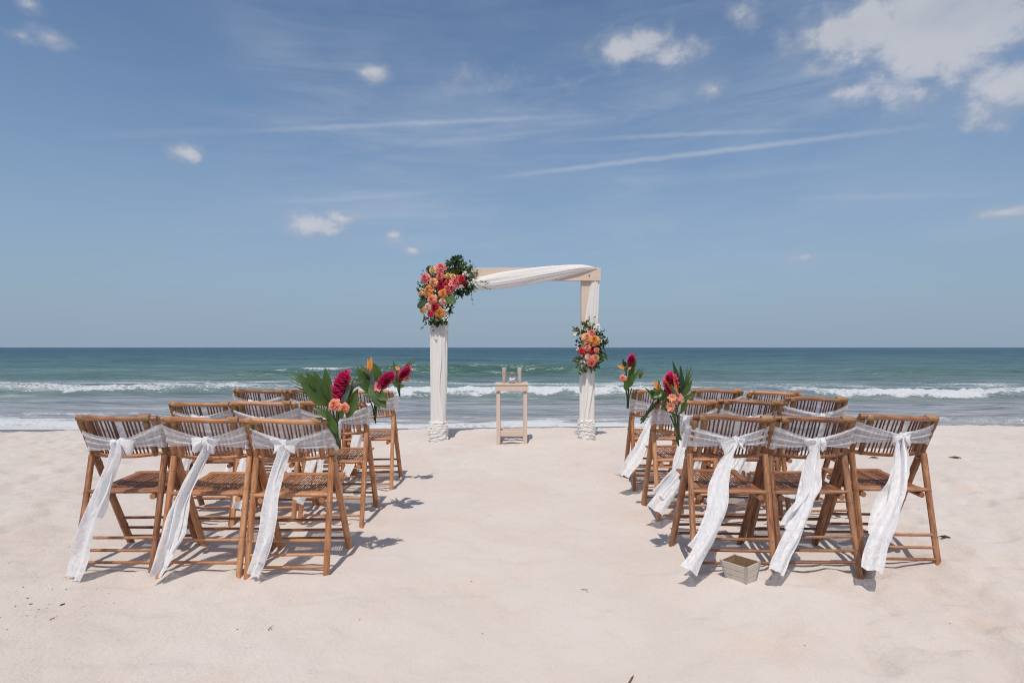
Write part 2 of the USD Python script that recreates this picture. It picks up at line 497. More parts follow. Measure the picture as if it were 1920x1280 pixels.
def wave(d, h, back, face):
    """A wave's height at the distance d behind (+) or before (-) its crest."""
    return h * np.where(d > 0, np.exp(-(d / back) ** 2), np.exp(-(np.abs(d) / face) ** 1.7))


def n2(x, y, s, seed, oct=3):
    return fbm(np.stack([x * s[0], y * s[1], np.zeros_like(x)], -1), oct, seed)


def make_sea():
    X, Y = sea_shape()
    z = np.full_like(X, SEA)
    foam = np.zeros_like(X)
    # chop
    near = np.exp(-np.maximum(Y - 20, 0) / 90)
    calm = np.clip((Y - 12) / 10, 0.25, 1)
    for (sx, sy, a, sd) in ((0.35, 0.9, 0.16, 1), (0.9, 2.2, 0.07, 2), (2.2, 5.0, 0.030, 3)):
        z += calm * a * np.exp(-Y * sy / 160) * (n2(X, Y, (sx, sy), sd, 2) - 0.5)
    # the open sea: short steep seas running in under longer ones
    far = np.clip((Y - 30) / 30, 0, 1) * np.exp(-Y / 900)
    z += far * (0.75 * (n2(X, Y, (0.060, 0.17), 4, 2) - 0.5) + 0.9 * np.clip((Y - 90) / 120, 0, 1) * (n2(X, Y, (0.016, 0.055), 5, 2) - 0.5))
    # distant swell ridges
    for yc, h, sd in ((62, 0.30, 51), (84, 0.32, 52), (120, 0.35, 53), (170, 0.4, 54), (240, 0.4, 55)):
        c = yc + 9 * (n2(X, X * 0, (0.045 * 60 / yc, 1), sd) - 0.5)
        amp = h * np.clip(2.2 * n2(X, X * 0, (0.10 * 60 / yc, 1), sd + 10) - 0.5, 0, 1)
        z += wave(Y - c, amp, 3.5, 2.2)
    # the green swell about to break, with a few white flecks on its lip
    c3 = 37.0 + 5.0 * (n2(X, X * 0, (0.05, 1), 61) - 0.5) + 1.2 * np.tanh(X / 15)
    a3 = 0.72 * np.clip(1.9 * n2(X, X * 0, (0.09, 1), 62) - 0.25, 0.1, 1)
    d3 = Y - c3
    z += wave(d3, a3, 2.8, 0.95)
    lip = np.clip((n2(X, Y, (0.35, 0.6), 63) - 0.70) * 8, 0, 1) * np.clip(a3 - 0.25, 0, 1) * 4
    foam = np.maximum(foam, lip * np.exp(-((d3 - 0.1) / 0.5) ** 2))
    face_tint = np.exp(-((d3 + 0.7) / 0.8) ** 2) * np.clip(a3 * 1.6 - 0.15, 0, 1)  # where the swell face gets its painted dark green
    # the breaker: white water tumbling towards the beach, streaked foam behind it
    c2 = 20.9 + 2.6 * (n2(X, X * 0, (0.07, 1), 71) - 0.5) + 0.8 * (n2(X, X * 0, (0.5, 1), 72) - 0.5) - 1.0 * np.tanh((X + 1) / 8)
    a2 = 0.33 + 0.26 * (n2(X, X * 0, (0.25, 1), 73) - 0.5)
    d2 = Y - c2
    z += wave(d2, a2, 1.8, 0.8)
    face_tint = np.maximum(face_tint, 0.55 * np.exp(-((d2 + 0.9) / 0.5) ** 2))  # the same painted green along the foot of the breaker
    white = np.clip(1.25 * np.exp(-(np.maximum(d2, 0) / (0.7 + 2.0 * n2(X, X * 0, (0.3, 1), 74))) ** 2) * (d2 > -0.75) * (1 + 0 * d2), 0, 1)
    ragged = n2(X, Y, (1.6, 2.4), 75, 4)
    edge = np.clip((d2 + 0.62 + 0.9 * (ragged - 0.5)) / 0.22, 0, 1)
    white = np.where(d2 < 0, edge, white)
    white *= np.clip(0.42 + 2.4 * (n2(X, X * 0, (0.13, 1), 76) - 0.38), 0.18, 1)
    foam = np.maximum(foam, white)
    lumps = n2(X, Y, (3.2, 4.0), 77, 4)
    z += 0.26 * white * (lumps - 0.42) * np.exp(-((d2 - 0.1) / 1.0) ** 2)
    trail = np.clip((n2(X, Y, (0.22, 1.0), 78, 4) - 0.36) * 2.6, 0, 1) * np.exp(-((d2 - 5.0) / 4.2) ** 2)
    foam = np.maximum(foam, 0.80 * trail)
    # a spent wave running in
    c1 = 16.0 + 1.6 * (n2(X, X * 0, (0.12, 1), 81) - 0.5) + 0.8 * np.tanh(X / 5)
    a1 = 0.09 * np.clip(2 * n2(X, X * 0, (0.2, 1), 82) - 0.4, 0, 1)
    d1 = Y - c1
    z += wave(d1, a1, 0.8, 0.3)
    lace = np.clip((n2(X, Y, (1.1, 2.2), 83, 4) - 0.50) * 4.5, 0, 1)
    foam = np.maximum(foam, 0.62 * lace * np.exp(-((d1 - 0.2) / 1.3) ** 2) * np.clip(2.4 * n2(X, X * 0, (0.22, 1), 84) - 0.7, 0, 1))
    # the edge on the sand
    c0 = crest(X)
    e = SEA_EDGE + (c0 - 8.75) + 0.9 * (n2(X, X * 0, (0.35, 1), 91) - 0.5) + 0.35 * (n2(X, X * 0, (1.7, 1), 92) - 0.5)
    e = e + 1.15 / (1 + np.exp((X + 7.5) / 0.9)) + 0.7 / (1 + np.exp(-(X - 7.0) / 0.8))
    d0 = Y - e
    z += 0.10 * np.exp(-np.maximum(d0, 0) / 1.6) * np.where(d0 > 0, 1, np.exp(-(d0 / 0.12) ** 2))
    side = np.clip(1.05 - 0.85 * np.clip((X - 3.5) / 4.0, 0, 1), 0.2, 1)
    wash = np.clip((n2(X, Y, (1.3, 2.6), 93, 4) - 0.40) * 4, 0, 1)
    foam = np.maximum(foam, side * np.where(d0 > 0, np.exp(-(d0 / 0.45) ** 2) + 0.75 * wash * np.exp(-((d0 - 0.8) / 1.1) ** 2), 1.0))
    foam *= 0.93 + 0.14 * n2(X, Y, (6, 9), 94, 2)
    # the sea bed drops away: the water is shallow and sandy near the beach
    p = Piece()
    P = np.stack([X, Y, z], -1)
    sheet(p, P)
    obj('sea', p, sea_material(), kind='structure', label='green and blue sea with one white breaker rolling in', cat='sea', fields={'foam': np.clip(foam, 0, 1).ravel(), 'face_tint': np.clip(face_tint, 0, 1).ravel()})


SEA_EDGE = 12.6


def sea_material():
    g = Graph()
    pos = g.add('geometry') + '.position'
    s = g.add('separate_xyz', vector=pos)
    y = s + '.y'
    ln = g.math('logarithm', g.math('maximum', y, 1.0), 2.718281828)
    # depth of water: clear over sand, then green, then blue
    wob = g.math('multiply_add', g.noise(g.vmath('multiply', pos, (0.05, 0.16, 0.0)), 1.0, 4, 0.55), 0.5, -0.25)
    t = g.math('multiply', g.math('subtract', g.math('add', ln, wob), 2.3), 0.25)
    col = g.ramp(t, [(0.02, (0.34, 0.32, 0.305)), (0.13, (0.35, 0.355, 0.36)), (0.20, (0.25, 0.30, 0.302)), (0.30, (0.125, 0.195, 0.182)),
                     (0.42, (0.080, 0.162, 0.162)), (0.56, (0.048, 0.124, 0.146)), (0.75, (0.025, 0.086, 0.120)), (1.0, (0.020, 0.068, 0.105))])
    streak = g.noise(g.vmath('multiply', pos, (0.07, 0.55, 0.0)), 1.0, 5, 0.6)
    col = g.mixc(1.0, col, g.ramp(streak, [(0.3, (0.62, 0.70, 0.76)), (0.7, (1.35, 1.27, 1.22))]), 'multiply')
    chop = g.noise(g.vmath('multiply', pos, (0.40, 1.7, 0.0)), 1.0, 4, 0.65)  # light and dark of wave slopes, painted into the water colour
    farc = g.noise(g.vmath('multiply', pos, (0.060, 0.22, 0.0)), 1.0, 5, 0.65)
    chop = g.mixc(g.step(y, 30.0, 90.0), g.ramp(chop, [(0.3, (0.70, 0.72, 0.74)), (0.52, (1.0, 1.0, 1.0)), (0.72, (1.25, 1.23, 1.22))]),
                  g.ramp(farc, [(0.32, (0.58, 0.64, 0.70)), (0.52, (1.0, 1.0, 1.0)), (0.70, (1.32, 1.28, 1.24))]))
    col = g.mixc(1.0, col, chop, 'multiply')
    # wave faces painted dark green, as if light came through the water
    col = g.mixc(g.math('multiply', g.add('attribute', attribute='face_tint') + '.fac', 0.85), col, (0.050, 0.118, 0.082))
    fo = g.add('attribute', attribute='foam') + '.fac'
    # foam breaks into lace and bubbles
    fn = g.noise(g.vmath('multiply', pos, (1.0, 2.0, 1.0)), 3.2, 6, 0.65, 0.5)
    fv = g.add('voronoi_texture', vector=g.vmath('multiply', pos, (1.0, 1.8, 1.0)), scale=4.5, feature='distance_to_edge')
    fl_ = g.noise(g.vmath('multiply', pos, (0.8, 1.9, 1.0)), 1.0, 4, 0.6)
    cells = g.step(fv + '.distance', 0.02, 0.22, (0.26, -0.10))
    fm = g.step(g.math('add', g.math('add', g.math('multiply', fo, 0.92), g.math('multiply_add', fn, 1.1, -0.55)), g.math('add', cells, g.math('multiply_add', fl_, 1.0, -0.5))), 0.26, 0.92)
    fm = g.math('multiply', fm, g.step(fo, 0.05, 0.22))
    # ripples: longer ones far away, where the short ones cannot be told apart
    r1 = g.noise(g.vmath('multiply', pos, (1.0, 2.6, 0.0)), 2.6, 4, 0.6)
    r2 = g.noise(g.vmath('multiply', pos, (1.0, 2.4, 0.0)), 0.55, 4, 0.6)
    r3 = g.noise(g.vmath('multiply', pos, (1.0, 2.2, 0.0)), 0.10, 4, 0.65)
    h = g.math('add', g.math('add', g.math('multiply', r1, 0.07), g.math('multiply', r2, 0.42)), g.math('multiply', r3, 1.8))
    nb = g.add('bump', height=h, distance=1.0, strength=1.0) + '.normal'
    deep = g.add('diffuse_bsdf', color=col, normal=nb)
    shine = g.add('glossy_bsdf', color=(1, 1, 1), roughness=0.20, normal=nb, distribution='ggx')
    fr = g.math('multiply_add', g.math('power', g.add('layer_weight', blend=0.5, normal=nb) + '.facing', 4.5), 0.55, 0.04)
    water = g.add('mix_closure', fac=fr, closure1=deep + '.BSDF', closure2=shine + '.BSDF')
    fb = g.add('bump', height=g.noise(pos, 9.0, 5, 0.7), distance=0.08, strength=0.9) + '.normal'
    froth = g.add('diffuse_bsdf', color=(0.66, 0.67, 0.67), normal=fb, roughness=0.6)
    out = g.add('mix_closure', fac=fm, closure1=water + '.closure', closure2=froth + '.BSDF')
    return g.build('sea_water', surface=out + '.closure')


make_sea()
# ------------------------------------------------------------------ materials of the things
def cane_material(name, dark, mid, light, spots=0.5, rough=0.42):
    g = Graph()
    uv = g.add('texture_coordinate') + '.UV'
    s = g.add('separate_xyz', vector=uv)
    around, along = s + '.x', s + '.y'
    c = g.xyz(g.math('multiply', g.math('cosine', g.math('multiply', around, 6.2832)), 1.0), g.math('multiply', g.math('sine', g.math('multiply', around, 6.2832)), 1.0), g.math('multiply', along, 5.0))
    rnd = g.add('object_info') + '.random'
    grain = g.noise(g.vmath('multiply', c, (9.0, 9.0, 1.0)), 1.0, 5, 0.6)
    blot = g.noise(g.vmath('multiply', c, (0.8, 0.8, 1.5)), 1.3, 4, 0.6)
    mixv = g.math('add', g.math('multiply_add', grain, 0.55, g.math('multiply', blot, 0.85)), g.math('multiply_add', rnd, 0.22, -0.32))
    col = g.ramp(mixv, [(0.22, dark), (0.45, mid), (0.75, light)])
    sp = g.noise(g.vmath('multiply', c, (1.6, 1.6, 2.2)), 2.2, 3, 0.65)
    col = g.mixc(g.math('multiply', g.step(sp, 0.62, 0.72), spots), col, (0.045, 0.020, 0.010))
    worn = g.noise(g.vmath('multiply', c, (3.0, 3.0, 0.8)), 1.0, 3, 0.6)
    col = g.mixc(g.math('multiply', g.step(worn, 0.58, 0.75), 0.30), col, light)
    mk = g.add('attribute', attribute='mark') + '.fac'
    col = g.mixc(g.math('multiply', g.step(mk, 0.35, 0.9), 0.28), col, (0.050, 0.022, 0.010))
    h = g.math('add', g.math('multiply', grain, 0.0008), g.math('multiply', blot, 0.0010))
    nb = g.add('bump', height=h, distance=1.0, strength=0.6) + '.normal'
    b = g.add('principled_bsdf', base_color=col, roughness=g.math('multiply_add', grain, 0.25, rough - 0.1), specular_ior_level=0.4, normal=nb)
    return g.build(name, surface=b + '.BSDF')


CANE = [cane_material('burnt_bamboo', (0.090, 0.034, 0.017), (0.295, 0.122, 0.058), (0.55, 0.295, 0.158), 0.85),
        cane_material('honey_bamboo', (0.18, 0.064, 0.026), (0.46, 0.195, 0.084), (0.68, 0.385, 0.210), 0.65),
        cane_material('dark_bamboo', (0.085, 0.034, 0.018), (0.245, 0.104, 0.053), (0.47, 0.250, 0.138), 0.85)]
ROD = [cane_material('burnt_cane_rod', (0.075, 0.026, 0.016), (0.190, 0.074, 0.040), (0.34, 0.155, 0.085), 0.5, 0.35),
       cane_material('honey_cane_rod', (0.14, 0.052, 0.025), (0.30, 0.125, 0.060), (0.45, 0.23, 0.115), 0.4, 0.35),
       cane_material('dark_cane_rod', (0.055, 0.021, 0.014), (0.135, 0.054, 0.031), (0.26, 0.120, 0.068), 0.5, 0.35)]
SEAT = [cane_material('burnt_seat_frame', (0.16, 0.055, 0.025), (0.33, 0.125, 0.054), (0.46, 0.205, 0.095), 0.3),
        cane_material('honey_seat_frame', (0.23, 0.085, 0.034), (0.42, 0.170, 0.070), (0.56, 0.27, 0.125), 0.3),
        cane_material('dark_seat_frame', (0.13, 0.046, 0.022), (0.27, 0.102, 0.047), (0.40, 0.18, 0.085), 0.3)]
BIND = cane_material('rattan_binding', (0.20, 0.10, 0.045), (0.34, 0.185, 0.085), (0.50, 0.31, 0.165), 0.35, 0.6)


def lace_material(name, base, seed, cover):
    """White lace: a net with flower motifs, see-through between the threads."""
    g = Graph()
    uv = g.add('texture_coordinate') + '.UV'
    uv = g.vmath('add', uv, (seed, seed * 0.7, 0.0))
    wn = g.noise(uv, 26.0, 2, 0.5, out='color')
    wuv = g.vmath('add', uv, g.vmath('multiply', wn, (0.018, 0.018, 0.0)))
    fl = g.add('voronoi_texture', vector=wuv, scale=21.0, feature='f1')
    ed = g.add('voronoi_texture', vector=wuv, scale=36.0, feature='distance_to_edge')
    motif = g.step(g.math('add', fl + '.distance', g.math('multiply', g.noise(wuv, 95.0, 3, 0.6), 0.30)), 0.46, 0.60, (1.0, 0.0))
    vein = g.step(ed + '.distance', 0.05, 0.12, (1.0, 0.0))
    net = g.add('voronoi_texture', vector=uv, scale=300.0, feature='distance_to_edge')
    mesh_ = g.step(net + '.distance', 0.06, 0.20, (0.70, 0.22))
    a = g.math('maximum', g.math('maximum', g.math('multiply', motif, 0.96), g.math('multiply', vein, 0.88)), g.math('multiply', mesh_, base))
    a = g.math('multiply_add', a, cover, 1.0 - cover)
    col = (0.92, 0.905, 0.90)
    h = g.math('multiply', g.math('maximum', motif, vein), 0.0012)
    nb = g.add('bump', height=h, distance=1.0, strength=0.6) + '.normal'
    d = g.add('diffuse_bsdf', color=col, normal=nb, roughness=0.5)
    t = g.add('translucent_bsdf', color=col, normal=nb)
    cl = g.add('mix_closure', fac=0.22, closure1=d + '.BSDF', closure2=t + '.BSDF')
    tr = g.add('transparent_bsdf', color=(1, 1, 1))
    out = g.add('mix_closure', fac=a, closure1=tr + '.BSDF', closure2=cl + '.closure')
    return g.build(name, surface=out + '.closure')


def band_material(name, low, high):
    """Sheer lace drawn tight: fine pleats along the band, faint flowers."""
    g = Graph()
    uv = g.add('texture_coordinate') + '.UV'
    pleat = g.noise(g.vmath('multiply', uv, (2.2, 95.0, 0.0)), 1.0, 4, 0.65, 0.3)
    wuv = g.vmath('add', uv, g.vmath('multiply', g.noise(uv, 40.0, 2, 0.5, out='color'), (0.012, 0.012, 0.0)))
    fl = g.add('voronoi_texture', vector=wuv, scale=34.0, feature='f1')
    motif = g.step(g.math('add', fl + '.distance', g.math('multiply', g.noise(wuv, 120.0, 3, 0.6), 0.30)), 0.42, 0.62, (1.0, 0.0))
    a = g.math('add', g.step(pleat, 0.30, 0.72, (low, high)), g.math('multiply', motif, 0.22), clamp=True)
    s = g.add('separate_xyz', vector=uv)
    col = (0.90, 0.88, 0.875)
    nb = g.add('bump', height=g.math('multiply', pleat, 0.004), distance=1.0, strength=0.6) + '.normal'
    d = g.add('diffuse_bsdf', color=col, normal=nb, roughness=0.5)
    t = g.add('translucent_bsdf', color=col, normal=nb)
    cl = g.add('mix_closure', fac=0.20, closure1=d + '.BSDF', closure2=t + '.BSDF')
    tr = g.add('transparent_bsdf', color=(1, 1, 1))
    out = g.add('mix_closure', fac=a, closure1=tr + '.BSDF', closure2=cl + '.closure')
    return g.build(name, surface=out + '.closure')


LACE = band_material('sheer_lace_band', 0.42, 0.90)
LACE_FRONT = band_material('sheer_lace_panel', 0.66, 0.97)
LACE_DENSE = lace_material('gathered_lace', 1.0, 3.1, 0.46)


# ------------------------------------------------------------------ the folding chairs
BACK = 0.216     # half the distance between the back posts
PIVOT = 0.605    # height at which the hind legs are bolted to the posts


def post_y(z):
    return 0.235 - 0.50 * z


def back_y(x, z):
    """Where the slatted back lies: it bows towards the camera."""
    return post_y(z) - 0.050 * (1 - (np.clip(np.abs(x), 0, BACK) / BACK) ** 2)


def binding(out, p, d, r, length, rng):
    """Turns of split rattan round a joint: a tube ridged by each turn."""
    d = unit(d)
    n = max(3, int(length / 0.0062))
    s = np.linspace(-length / 2, length / 2, n * 4 + 1)
    rr = r + 0.0022 * np.abs(np.sin(np.pi * np.linspace(0, n, n * 4 + 1))) ** 0.6 + rng.uniform(-0.0005, 0.0005, n * 4 + 1)
    return tube(out, np.asarray(p) + s[:, None] * d, rr, 12, True, v0=rng.uniform(0, 30))


def build_chair(root, tone, rear_rods, front_rods, seed, wave_=0.0):
    rng = np.random.default_rng(seed)
    cane, rod, seat = CANE[tone], ROD[tone], SEAT[tone]
    top = 0.850
    for s in (-1, 1):
        obj('back_post', bamboo(Piece(), (s * BACK, post_y(-0.03), -0.03), (s * BACK, post_y(top), top), 0.0205, rng, 12, 0.24, 0.003), cane, root)
        lx = s * (BACK + 0.004)
        obj('hind_leg', bamboo(Piece(), (lx, -0.232, -0.035), (lx * 0.985, post_y(PIVOT) - 0.036, PIVOT + 0.03), 0.0170, rng, 12, 0.26, 0.003), cane, root)
    # top and bottom rails of the back
    n = 25
    x = np.linspace(-BACK - 0.014, BACK + 0.014, n)
    zt = top + 0.006 + wave_ * np.sin(np.linspace(0, 5.5, n)) * 0.5 + 0.004 * np.cos(np.linspace(0, 3, n))
    rail = Piece()
    tube(rail, np.stack([x, back_y(x, zt) - 0.004, zt], 1), 0.0150 * (1 + 0.07 * np.sin(x * 21 + seed) + 0.05 * np.cos(x * 47)), 12, True, v0=rng.uniform(0, 40))
    obj('top_rail', rail, cane, root)
    zb = 0.640
    x = np.linspace(-BACK - 0.004, BACK + 0.004, n)
    rail = Piece()
    tube(rail, np.stack([x, back_y(x, zb) - 0.004, zb - 0.012 * np.cos(x / BACK * 1.5) + 0 * x], 1), 0.0115 * (1 + 0.08 * np.sin(x * 27 + seed)), 10, True, v0=rng.uniform(0, 40))
    obj('bottom_rail', rail, cane, root)
    for s in (-1, 1):
        xx = s * 0.166
        obj('back_stile', bamboo(Piece(), (xx, back_y(xx, zb) + 0.002, zb - 0.012), (xx, back_y(xx, top) + 0.002, top), 0.0160, rng, 10, 0.12, 0.001), cane, root)
    xs = np.linspace(-0.135, 0.135, 14)
    drop = rng.integers(5, 9)
    for k, xx in enumerate(xs):
        xx = xx + rng.uniform(-0.0035, 0.0035)
        if k == drop:
            continue
        x2 = xx + rng.uniform(-0.004, 0.004)
        obj('back_rod', bamboo(Piece(), (xx, back_y(xx, zb) + 0.002, zb - 0.012), (x2, back_y(x2, top) + 0.002, top), rng.uniform(0.0041, 0.0052), rng, 7, 0.13, 0.002, n=5), rod, root)
    # bindings of split rattan at the joints
    for s in (-1, 1):
        zz = top - 0.035
        obj('post_binding', binding(Piece(), (s * BACK, post_y(zz), zz), (0, -0.5, 1), 0.0215, 0.055, rng), BIND, root)
        obj('rail_binding', binding(Piece(), (s * (BACK - 0.045), back_y(s * (BACK - 0.045), top + .006) - 0.004, top + 0.006), (1, 0, 0), 0.0168, 0.060, rng), BIND, root)
        zz = zb - 0.004
        obj('joint_binding', binding(Piece(), (s * BACK, post_y(zz), zz), (0, -0.5, 1), 0.0212, 0.030, rng), BIND, root)
        obj('stile_binding', binding(Piece(), (s * 0.166, back_y(0.166, top - .035) + .002, top - 0.035), (0, -0.5, 1), 0.0168, 0.026, rng), BIND, root)
        # the bolt through post and leg
        b = Piece()
        tube(b, [(s * (BACK - 0.028), post_y(PIVOT) - 0.018, PIVOT), (s * (BACK + 0.026), post_y(PIVOT) - 0.018, PIVOT)], 0.0055, 8)
        obj('pivot_bolt', b, STEEL, root)
    # seat: a frame of flat laths holding split canes that run from front to back
    zs, y0, y1, hw = 0.428, -0.135, 0.262, 0.188
    tilt = 0.030

    def sz(y):
        return zs + tilt * (y - y0) / (y1 - y0)
    for s in (-1, 1):
        b = Piece()
        ang = math.degrees(math.atan2(tilt, y1 - y0))
        box(b, (s * (hw - 0.021), (y0 + y1) / 2, sz((y0 + y1) / 2)), (0.042, y1 - y0, 0.013), 0.003, R=rot((1, 0, 0), ang))
        obj('seat_lath', b, seat, root)
    b = Piece()
    box(b, (0, y0 + 0.020, sz(y0 + .02) + 0.0025), (2 * hw + 0.004, 0.040, 0.013), 0.003)
    obj('seat_lath', b, seat, root)
    b = Piece()
    box(b, (0, y1 - 0.020, sz(y1 - .02) + 0.0025), (2 * hw + 0.004, 0.040, 0.013), 0.003)
    obj('seat_lath', b, seat, root)
    for k, xx in enumerate(np.linspace(-hw + 0.051, hw - 0.051, 21)):
        b = Piece()
        q = xx + rng.uniform(-0.001, 0.001)
        ya, yb = y0 + 0.030, y1 - 0.030
        pts = [(q, ya + (yb - ya) * u, sz(ya + (yb - ya) * u) - 0.001 + 0.0015 * math.sin(u * 9 + k)) for u in np.linspace(0, 1, 5)]
        tube(b, pts, rng.uniform(0.0032, 0.0042), 6, True, v0=rng.uniform(0, 40))
        obj('seat_cane', b, (cane if rng.random() < 0.45 else rod), root)
    for u in (0.2, 0.4, 0.6, 0.8):
        b = Piece()
        yy = y0 + 0.030 + (y1 - y0 - 0.06) * u
        xx = np.linspace(-hw + 0.040, hw - 0.040, 61)
        tube(b, np.stack([xx, np.full(61, yy), sz(yy) + 0.004 * np.sin(np.arange(61) * 1.25) - 0.0005], 1), 0.0030, 5)
        obj('seat_cross_binding', b, rod, root)
    for s in (-1, 1):
        b = Piece()
        tube(b, [(s * (hw - 0.014), y0 - 0.018, sz(y0) - 0.030), (s * (hw - 0.014), y1 - 0.06, sz(y1) - 0.036)], 0.0165, 10, True, v0=rng.uniform(0, 30))
        obj('seat_bearer', b, cane, root)

    def leg_y(z):
        a = (z + 0.035) / (PIVOT + 0.065)
        return -0.232 + (post_y(PIVOT) - 0.036 + 0.232) * a
    zz = 0.428
    obj('seat_rail', bamboo(Piece(), (-BACK, leg_y(zz) - 0.002, zz), (BACK, leg_y(zz) - 0.002, zz), 0.0115, rng, 9, 0.21, 0.001), cane, root)
    for z in rear_rods:
        obj('hind_stretcher', bamboo(Piece(), (-BACK - 0.003, leg_y(z), z + rng.uniform(-.004, .004)), (BACK + 0.003, leg_y(z), z + rng.uniform(-.004, .004)), 0.0082, rng, 9, 0.19, 0.002), cane, root)
    for z in front_rods:
        obj('front_stretcher', bamboo(Piece(), (-BACK, post_y(z), z), (BACK, post_y(z), z), 0.0085, rng, 9, 0.19, 0.002), rod, root)
    zz = 0.405
    obj('front_rail', bamboo(Piece(), (-BACK, post_y(zz) + 0.004, zz), (BACK, post_y(zz) + 0.004, zz), 0.0105, rng, 9, 0.2, 0.001), cane, root)


def metal_material(name, col, rough):
    g = Graph()
    n = g.noise(g.add('geometry') + '.position', 220.0, 3, 0.6)
    b = g.add('principled_bsdf', base_color=col, metallic=0.9, roughness=g.math('multiply_add', n, 0.2, rough))
    return g.build(name, surface=b + '.BSDF')


STEEL = metal_material('dull_steel', (0.42, 0.41, 0.40), 0.35)

# each kind of chair: its cane, its hind and front stretchers, and how far its top rail snakes
KINDS = [(0, (0.180, 0.112, 0.045), (0.20, 0.13, 0.066), 0.002), (1, (0.185, 0.110, 0.050), (0.20, 0.13, 0.066), 0.007), (2, (0.185, 0.115, 0.052), (0.19, 0.12, 0.06), 0.011),
         (1, (0.185, 0.062), (0.205, 0.13), 0.004), (0, (0.175, 0.115, 0.048), (0.20, 0.14, 0.075), 0.012)]
PLACE = ['outermost bamboo folding chair of the', 'middle bamboo folding chair of the', 'aisle end bamboo folding chair of the']
LOOK = ['', ' in honey coloured cane', ' in dark cane']
sources = {}
chairs = []
for i, (row, side, seat, x, y, turn, tone, knot) in enumerate(SEATS):
    label = f'{PLACE[seat]} {ROWS[row]}, {SIDE[side]}'
    hgt = np.mean([ground(x + dx, y + dy) for dx in (-.22, .22) for dy in (-.23, .23)])
    loc = (x, y, hgt)
    root = thing('folding_chair', label, 'chair', loc, math.radians(turn), 'bamboo folding chairs either side of the aisle', tilt=((i * 37 % 7 - 3) * 0.25, (i * 53 % 7 - 3) * 0.3))
    if tone not in sources:
        sources[tone] = root
        build_chair(root, *KINDS[tone][:3], seed=100 + tone, wave_=KINDS[tone][3])
    else:
        root.GetReferences().AddInternalReference(sources[tone].GetPath())
        root.SetInstanceable(True)
    chairs.append((row, side, seat, np.array(loc), math.radians(turn), knot))


# ------------------------------------------------------------------ the lace sashes tied round their backs
def cloth_uv(P):
    """Metres along and across a sheet, so that the weave keeps its scale."""
    du = np.linalg.norm(np.diff(P, axis=0), axis=2).mean(1)
    dv = np.linalg.norm(np.diff(P, axis=1), axis=2)
    u = np.concatenate([[0], np.cumsum(du)])
    wid = np.full((P.shape[0],), 0.20)
    v = np.linspace(0, 1, P.shape[1])
    return np.stack(np.broadcast_arrays(u[:, None], wid[:, None] * v[None, :]), -1)


def ribbon(out, path, width, side, folds=3, depth=0.5, seed=0, m=15, wander=0.0):
    """A strip of cloth along a path; where it is narrow the cloth is gathered into folds."""
    rng = np.random.default_rng(seed)
    path, width = np.asarray(path, float), np.asarray(width, float)
    n = len(path)
    t = unit(np.gradient(path, axis=0))
    side = np.broadcast_to(np.asarray(side, float), path.shape)
    b = unit(side - t * np.sum(side * t, 1, keepdims=True))
    nn = np.cross(t, b)
    s = np.linspace(-1, 1, m)
    ph = rng.uniform(0, 6, 4)
    u = np.linspace(0, 1, n)
    amp = depth * np.clip(0.20 - width, 0.012, 0.2)
    wavy = np.zeros((n, m))
    for k in range(3):
        wavy += np.sin(s[None, :] * (folds + k * 1.7) + ph[k] + (2.5 * u * (k + 1) * 0.6)[:, None]) / (k + 1.3)
    edge = 1 + 0.012 * np.sin(u * 31 + ph[3])
    P = path[:, None, :] + b[:, None, :] * (s[None, :, None] * (width * edge / 2)[:, None, None]) + nn[:, None, :] * (amp[:, None] * wavy)[:, :, None]
    P = P + b[:, None, :] * (wander * np.sin(u * 7 + ph[1]))[:, None, None]
    uv = cloth_uv(P) + rng.uniform(0, 3, 2)
    sheet(out, P, uv)
    return out


